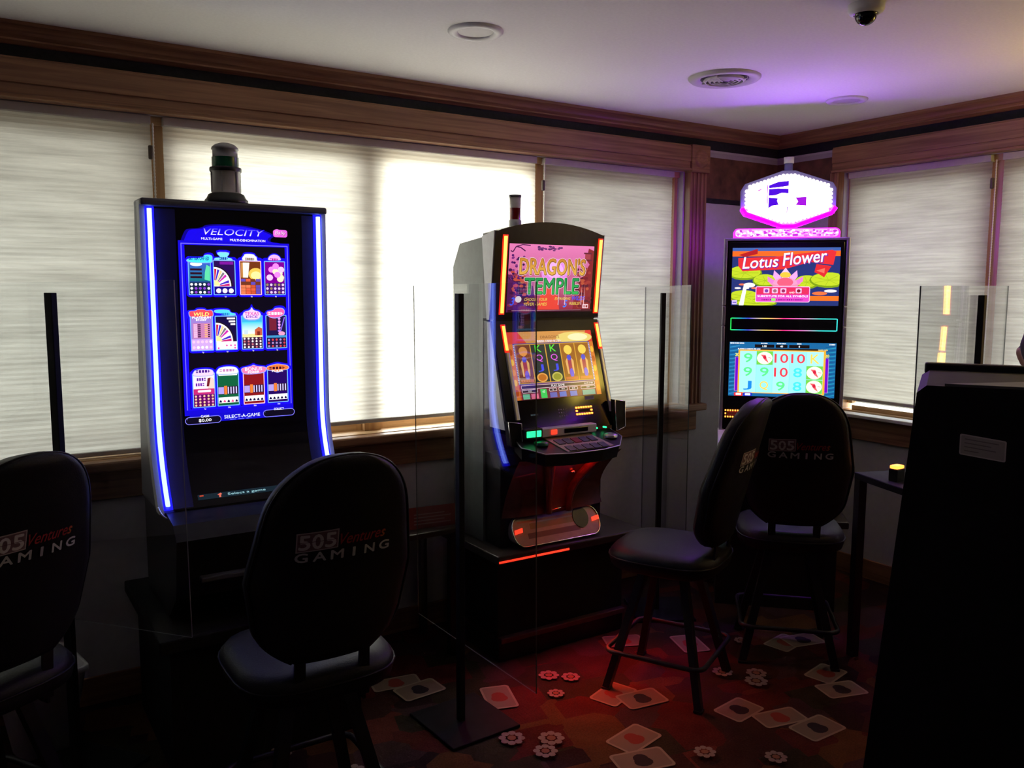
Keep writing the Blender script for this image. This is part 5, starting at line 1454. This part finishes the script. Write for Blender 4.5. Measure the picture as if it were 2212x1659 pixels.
# ------------------------------------------------------------------ bar stools
def back_half(t):
    w = .188 + .038 * min(1, t / .42) if t < .42 else .226 - (t - .42) / .58 * .060
    if t > .70: w *= max(1e-3, 1 - ((t - .70) / .30) ** 2.5) ** .42
    if t < .18: w *= 1 - .42 * ((.18 - t) / .18) ** 2
    return max(w, .004)
BZ0, BZ1, LEAN = .625, 1.195, .25
def back_pt(s, t, side):
    """s -1..1 across, t 0..1 up; side -1 rear face, +1 front face. The stool faces +y"""
    w = back_half(t)
    x = s * w; z = BZ0 + (BZ1 - BZ0) * t
    edge = min(1.0, (1 - abs(s)) * w / .035, t * (BZ1 - BZ0) / .03 + .15, (1 - t) * (BZ1 - BZ0) / .035 + .02)
    th = .012 + .026 * math.sqrt(max(0.0, 1 - (1 - edge) ** 2))
    y = -.195 - LEAN * (z - BZ0) + .05 * (s * w / .21) ** 2 + side * th
    return (x, y, z)
def back_rear(x, z):
    t = (z - BZ0) / (BZ1 - BZ0); w = back_half(t)
    return back_pt(x / w, t, -1)

def make_stool():
    root = empty('bar_stool', (0, 0, 0))
    # seat: rounded square cushion
    m = MB(); n = 40
    def se(k, r):
        a = 2 * PI * k / n; c, s = math.cos(a), math.sin(a)
        e = 3.4; q = (abs(c) ** e + abs(s) ** e) ** (-1 / e)
        return (r * q * c, r * q * s)
    rings = [(.150, .502), (.205, .504), (.218, .515), (.224, .540), (.222, .565), (.208, .582), (.17, .590), (.09, .595), (.03, .596)]
    v = []; f = []
    for r, z in rings:
        for k in range(n): p = se(k, r); v.append((p[0], p[1], z))
    for i in range(len(rings) - 1):
        for k in range(n): f.append((i * n + k, i * n + (k + 1) % n, (i + 1) * n + (k + 1) % n, (i + 1) * n + k))
    f += [list(range(n))[::-1], list(range((len(rings) - 1) * n, len(rings) * n))]
    m.raw(v, f, 'black_vinyl', True); st = m.build('seat', root)
    m = MB(); m.tube([(*se(k, .2255), .552) for k in range(n)], .0035, 'black_vinyl', 6, closed=True); m.build('piping', st)
    # backrest
    m = MB(); NS, NT = 20, 36
    tt = lambda v: .5 - .5 * math.cos(PI * v)
    m.grid(lambda u, t: back_pt(u * 2 - 1, tt(t), -1), NS, NT, 'black_vinyl')
    m.grid(lambda u, t: back_pt(u * 2 - 1, tt(t), 1), NS, NT, 'black_vinyl', flip=True)
    def rim(edge):
        v = []; f = []
        for (s, t) in edge:
            v.append(back_pt(s, t, -1)); v.append(back_pt(s, t, 1))
        k = len(edge)
        for i in range(k): f.append((2 * i, 2 * ((i + 1) % k), 2 * ((i + 1) % k) + 1, 2 * i + 1))
        m.raw(v, f, 'black_vinyl', True)
    edge = [(-1 + 2 * i / NS, 0) for i in range(NS)] + [(1, tt(i / NT)) for i in range(NT)] + [(1 - 2 * i / NS, 1) for i in range(NS)] + [(-1, tt(1 - i / NT)) for i in range(NT)]
    rim(edge)
    bk = m.build('backrest', root)
    pp = []
    for s, t in [e for e in edge[NS:] if abs(e[0]) > .999]:
        p = back_pt(s * .985, t, -1); pp.append((p[0], p[1] + .002, p[2]))
    m = MB(); m.tube(pp, .0035, 'black_vinyl', 6); m.build('piping', bk)
    for s in (-1, 1):
        m = MB(); m.bar((s * .09, -.12, .500), (s * .09, -.205, .495), .03, .008, 'black_metal'); m.bar((s * .09, -.20, .494), (s * .09, -.215, .72), .03, .008, 'black_metal'); m.build('back_bracket', root)
    # printed logo on the rear
    a = Art(3)
    gy, lt, rd, og = (.62, .60, .62, 1), (.75, .70, .70, 1), (.48, .030, .035, 1), (.60, .16, .03, 1)
    LZ = .951; X = lambda x: -x
    a.strips(-.124, LZ + .001, -.020, LZ + .053, (.55, .45, .46, 1), 12, .004); a.l += 6
    a.strips(-.121, LZ + .004, -.023, LZ + .050, (.22, .12, .14, 1), 12, .004); a.l += 6
    for k, d in enumerate('505'): a.text(d, -.104 + k * .032, LZ + .008 + k * .001, .038, lt, w=.026, bold=.03)
    a.l += 4; a.strips(-.121, LZ + .0265, -.023, LZ + .028, (.16, .06, .08, 1), 12, .003)
    a.text('Ventures', .048, LZ + .012, .030, rd, w=.128, bold=.01, shear=.35)
    a.text('s', .106, LZ + .012, .018, og, w=.014, bold=.01, shear=.35)
    for k, ch in enumerate('GAMING'):
        a.text(ch, -.110 + k * .0445, LZ - .025, .024, gy, w=[.030, .032, .032, .006, .028, .030][k], bold=.035)
    o = a.build('logo_print', lambda x, z, l: (lambda p: (p[0], p[1] - .0012 - l, p[2]))(back_rear(x, z)), 'matte_print', bk, (0, 0, 0), 'white and red printed logo lettering')
    # swivel, legs, foot rest
    m = MB(); m.box((-.10, -.10, .468), (.10, .10, .478), 'black_metal', .002); m.lathe([(.05, .478), (.05, .503), (0, .503)], 'black_metal', 0, 0, 20); m.build('swivel_plate', root)
    for sx in (-1, 1):
        for sy in (-1, 1):
            m = MB(); m.bar((sx * .085, sy * .085, .472), (sx * .190, sy * .190, .008), .036, .030, 'black_metal', .032, .028)
            m.box((sx * .190 - .018, sy * .190 - .018, 0), (sx * .190 + .018, sy * .190 + .018, .012), 'black_plastic', .003); m.build('leg', root)
    zz = .165; R = .175
    pts = []
    for cx_, cy_, a0 in ((1, 1, 0), (-1, 1, 1), (-1, -1, 2), (1, -1, 3)):
        for i in range(6):
            q = (a0 + i / 5) * PI / 2
            pts.append((cx_ * (R - .02) + .045 * math.cos(q), cy_ * (R - .02) + .045 * math.sin(q), zz))
    m = MB(); m.tube(pts, .010, 'black_metal', 8, closed=True); m.build('foot_rest', root)
    return root
ST = make_stool()
def stool(loc, az, label, src=None):
    o = src or copy_tree(ST)
    o.location = (loc[0], loc[1], 0); o.rotation_euler = (0, 0, math.radians(az - 90))
    tag(o, label, 'stool', 'black bar stools with printed backs')
    return o
stool((-.040, 2.65), 120, 'black bar stool cut off by the left photo edge, printed back to the camera', ST)
stool((.780, 2.285), 90, 'black bar stool in front of the blue-lit machine, its back rimmed with blue light')
stool((2.355, 2.440), 117, 'black bar stool turned sideways showing its empty seat, before the orange-lit machine')
stool((3.02, 2.40), 45, 'black bar stool facing the corner machine, behind the sideways stool')

# ------------------------------------------------------------------ dark machine side at the right edge
def dark_machine():
    az = -60.0
    root = empty('slot_machine', (1.886, 1.16, 0), math.radians(az))
    tag(root, 'big black machine side with a small worn sticker, at the right edge', 'slot machine')
    m = MB()
    out = [(-.085, 0), (-.085, .10), (-.002, 1.18), (.012, 1.36), (.032, 1.378), (.62, 1.378), (.70, 1.15), (.80, .90), (.70, .80), (.70, 0)]
    m.prism(out, 1, .0, .48, 'black_matte'); m.build('cabinet', root)
    m = MB(); m.prism([(.07, .004), (.61, .004), (.61, .43)], 2, 1.376, 1.384, 'grey_side'); m.build('top_plate', root)
    m = MB(); m.box((.018, .45, 1.366), (.62, .48, 1.398), 'black_plastic', .006); m.build('rear_rim', root)
    a = Art(2)
    a.rrect(.108, 1.215, .203, 1.264, .004, (.62, .56, .57, 1)); a.rrect(.111, 1.218, .200, 1.261, .003, (.42, .37, .38, 1))
    for k, w in enumerate((.07, .055, .065, .03)): a.rect(.118, 1.252 - k * .009, .118 + w, 1.2545 - k * .009, (.22, .19, .2, 1))
    o = a.build('sticker', lambda x, z, l: (x - .16 + .16, -.0008 - l, z - (x - .155) * .12), 'matte_print', root, (0, 0, 0), 'worn pale sticker')
dark_machine()

# ------------------------------------------------------------------ small things
def bin_():
    root = empty('waste_bin', (.155, 3.24, 0), math.radians(15)); tag(root, 'grey plastic waste bin on the floor by the left stool', 'waste bin')
    def ring(w, d, z, lift=0):
        p = Art(0).rpts(-w, -d, w, d, .03, 5)
        return [(q[0], q[1], z + (lift * max(0, q[1] / d) ** 2)) for q in p]
    m = MB(); R = [ring(.085, .065, .004), ring(.125, .10, .27, .03), ring(.133, .108, .275, .03), ring(.133, .108, .292, .03), ring(.122, .097, .292, .03), ring(.082, .062, .012)]
    n = len(R[0]); v = [p for r in R for p in r]; f = []
    for i in range(len(R) - 1):
        for k in range(n): f.append((i * n + k, i * n + (k + 1) % n, (i + 1) * n + (k + 1) % n, (i + 1) * n + k))
    f += [list(range(n))[::-1], list(range((len(R) - 1) * n, len(R) * n))]
    m.raw(v, f, 'grey_bin', True); m.build('tub', root)
    m = MB(); m.box((-.03, .098, .29), (.03, .112, .36), 'grey_bin', .006); m.build('handle_tab', root)
bin_()

def side_shelf():
    root = empty('side_table', (1.54, 3.28, 0)); tag(root, 'dark low table between the blue-lit and orange-lit machines', 'table')
    m = MB(); m.box((-.24, -.17, .555), (.24, .17, .58), 'dark_laminate', .004); m.build('table_top', root)
    for sx in (-1, 1):
        for sy in (-1, 1):
            m = MB(); m.box((sx * .19 - .015, sy * .14 - .015, 0), (sx * .19 + .015, sy * .14 + .015, .555), 'black_metal'); m.build('leg', root)
    root = empty('card_box', (1.665, 3.28, .58), math.radians(-6)); tag(root, 'flat red and pale cardboard box on the dark low table', 'box')
    m = MB(); m.prism([(-.11, 0), (.11, 0), (.11, .030), (-.11, .095)], 0, -.105, .105, 'box_red'); m.build('carton', root)
    a = Art(2)
    top = lambda x, y, l: (x, y, .0955 - (.11 + (-y) if False else (y + .11)) * .0 + l)
    sl = lambda x, y, l: (x, y, .095 - (y + .11) / .22 * .065 + .0006 + l)
    a.poly([(.0, .10), (.09, .10), (.10, .0), (.07, .04), (.03, .06)], (.42, .36, .32, 1)); a.rect(-.10, .06, -.03, .10, (.40, .30, .27, 1))
    a.build('carton_print', sl, 'matte_print', root)
    a = Art(2)
    for k in range(4): a.rect(-.085, .018 + k * .014, .085 - .03 * (k % 2), .023 + k * .014, (.45, .26, .24, 1))
    a.build('carton_print', lambda x, z, l: (x, -.1106 - l, z), 'matte_print', root)
side_shelf()

def corner_table():
    root = empty('side_table', (3.31, 1.98, 0), math.radians(-20)); tag(root, 'black open-frame side table behind the black machine', 'table')
    m = MB(); m.box((-.18, -.18, .79), (.18, .18, .82), 'black_matte', .004); m.build('table_top', root)
    for sx in (-1, 1):
        for sy in (-1, 1):
            m = MB(); m.box((sx * .16 - .018, sy * .16 - .018, 0), (sx * .16 + .018, sy * .16 + .018, .79), 'black_metal'); m.build('leg', root)
    root = empty('amber_lamp', (3.20, 2.012, .82)); tag(root, 'small glowing amber lamp on the black side table', 'lamp')
    m = MB(); m.box((-.028, -.020, 0), (.028, .020, .052), 'black_matte', .004); m.build('lamp_base', root)
    m = MB(); m.box((-.025, -.018, .052), (.025, .018, .066), 'led_amber', .004); m.build('lamp_lens', root)
corner_table()

# ------------------------------------------------------------------ person seated at the right-wall machine, almost wholly out of frame
def person():
    stool((2.805, 1.268), 0, 'black bar stool at the right edge under the seated person')
    bx, by_ = 2.805, 1.268
    prims = []
    def cap(a, b, r0, r1, kind, n=10, seg=12):
        a, b = [(p[0], p[1], p[2] + (.06 if p[2] > .93 else 0)) for p in (a, b)]
        prims.append((Vector(a), Vector(b), r0, r1, kind))
    # local: x forward, y left, z up
    cap((-.02, 0, .68), (-.05, 0, .80), .155, .15, 'trouser'); cap((-.05, 0, .80), (-.03, 0, 1.07), .145, .155, 'shirt')
    for s in (-1, 1):
        cap((-.03, 0, 1.08), (-.02, s * .165, 1.10), .11, .07, 'shirt')
        cap((-.02, s * .175, 1.10), (.05, s * .22, .86), .055, .045, 'shirt'); cap((.05, s * .22, .86), (.24, s * .16, .90), .043, .034, 'skin')
        cap((.24, s * .16, .90), (.31, s * .145, .91), .034, .026, 'skin')
        for k in range(4):
            y = s * (.145 + (k - 1.5) * .018)
            cap((.31, y, .912), (.35 + .006 * (k in (1, 2)), y, .910), .010, .009, 'skin'); cap((.35, y, .910), (.378 + .008 * (k in (1, 2)), y, .895), .009, .007, 'skin')
        cap((.26, s * .125, .905), (.30, s * .10, .90), .012, .009, 'skin')
        cap((0, s * .085, .66), (.40, s * .12, .63), .085, .062, 'trouser'); cap((.40, s * .12, .63), (.34, s * .12, .22), .058, .042, 'trouser')
        cap((.32, s * .12, .205), (.46, s * .13, .195), .040, .032, 'shoe')
    cap((-.02, 0, 1.12), (.0, 0, 1.24), .058, .055, 'skin')
    cap((.015, 0, 1.315), (-.005, 0, 1.375), .078, .092, 'skin'); cap((.035, 0, 1.27), (.05, 0, 1.285), .045, .045, 'skin')
    cap((.098, 0, 1.335), (.112, 0, 1.310), .012, .016, 'skin')
    for s in (-1, 1): cap((.0, s * .085, 1.315), (-.008, s * .092, 1.350), .014, .018, 'skin')
    bm = bmesh.new()
    for a, b, r0, r1, k in prims:
        d = b - a
        for p, r in [(a + d * t, r0 + (r1 - r0) * t) for t in (0, .2, .4, .6, .8, 1)]:
            bmesh.ops.create_icosphere(bm, subdivisions=2, radius=r, matrix=Matrix.Translation(p))
        if d.length > 1e-4:
            q = d.to_track_quat('Z', 'Y').to_matrix().to_4x4()
            bmesh.ops.create_cone(bm, cap_ends=True, segments=14, radius1=r0, radius2=r1, depth=d.length, matrix=Matrix.Translation((a + b) / 2) @ q)
    me = bpy.data.meshes.new('person_src'); bm.to_mesh(me); bm.free()
    ob = bpy.data.objects.new('person_src', me); COL.objects.link(ob)
    md = ob.modifiers.new('r', 'REMESH'); md.mode = 'VOXEL'; md.voxel_size = .0085; md.use_smooth_shade = True
    sm = ob.modifiers.new('s', 'SMOOTH'); sm.iterations = 3; sm.factor = .5
    dg = bpy.context.evaluated_depsgraph_get(); dg.update()
    res = bpy.data.meshes.new_from_object(ob.evaluated_get(dg))
    bpy.data.objects.remove(ob); bpy.data.meshes.remove(me)
    names = ['skin', 'shirt_dark', 'trouser_dark', 'black_vinyl', 'hair_dark']
    res.materials.clear()
    for n_ in names: res.materials.append(MATS[n_])
    idx = {'skin': 0, 'shirt': 1, 'trouser': 2, 'shoe': 3}
    for p in res.polygons:
        c = p.center; best = 9; bi = 0
        for a, b, r0, r1, k in prims:
            d = b - a; t = max(0, min(1, (c - a).dot(d) / max(d.length_squared, 1e-9)))
            q = (c - (a + d * t)).length - (r0 + (r1 - r0) * t)
            if q < best: best = q; bi = idx[k]
        if bi == 0 and c.z > 1.42 and (c.x < .06 or c.z > 1.48) : bi = 4
        elif bi == 0 and c.z > 1.32 and c.x < -.045: bi = 4
        p.material_index = bi; p.use_smooth = True
    res.name = 'person'
    o = bpy.data.objects.new('person', res); COL.objects.link(o)
    o.location = (bx, by_, -.0)
    tag(o, 'person with short dark hair sitting at the far right edge, head just in view', 'person')
person()
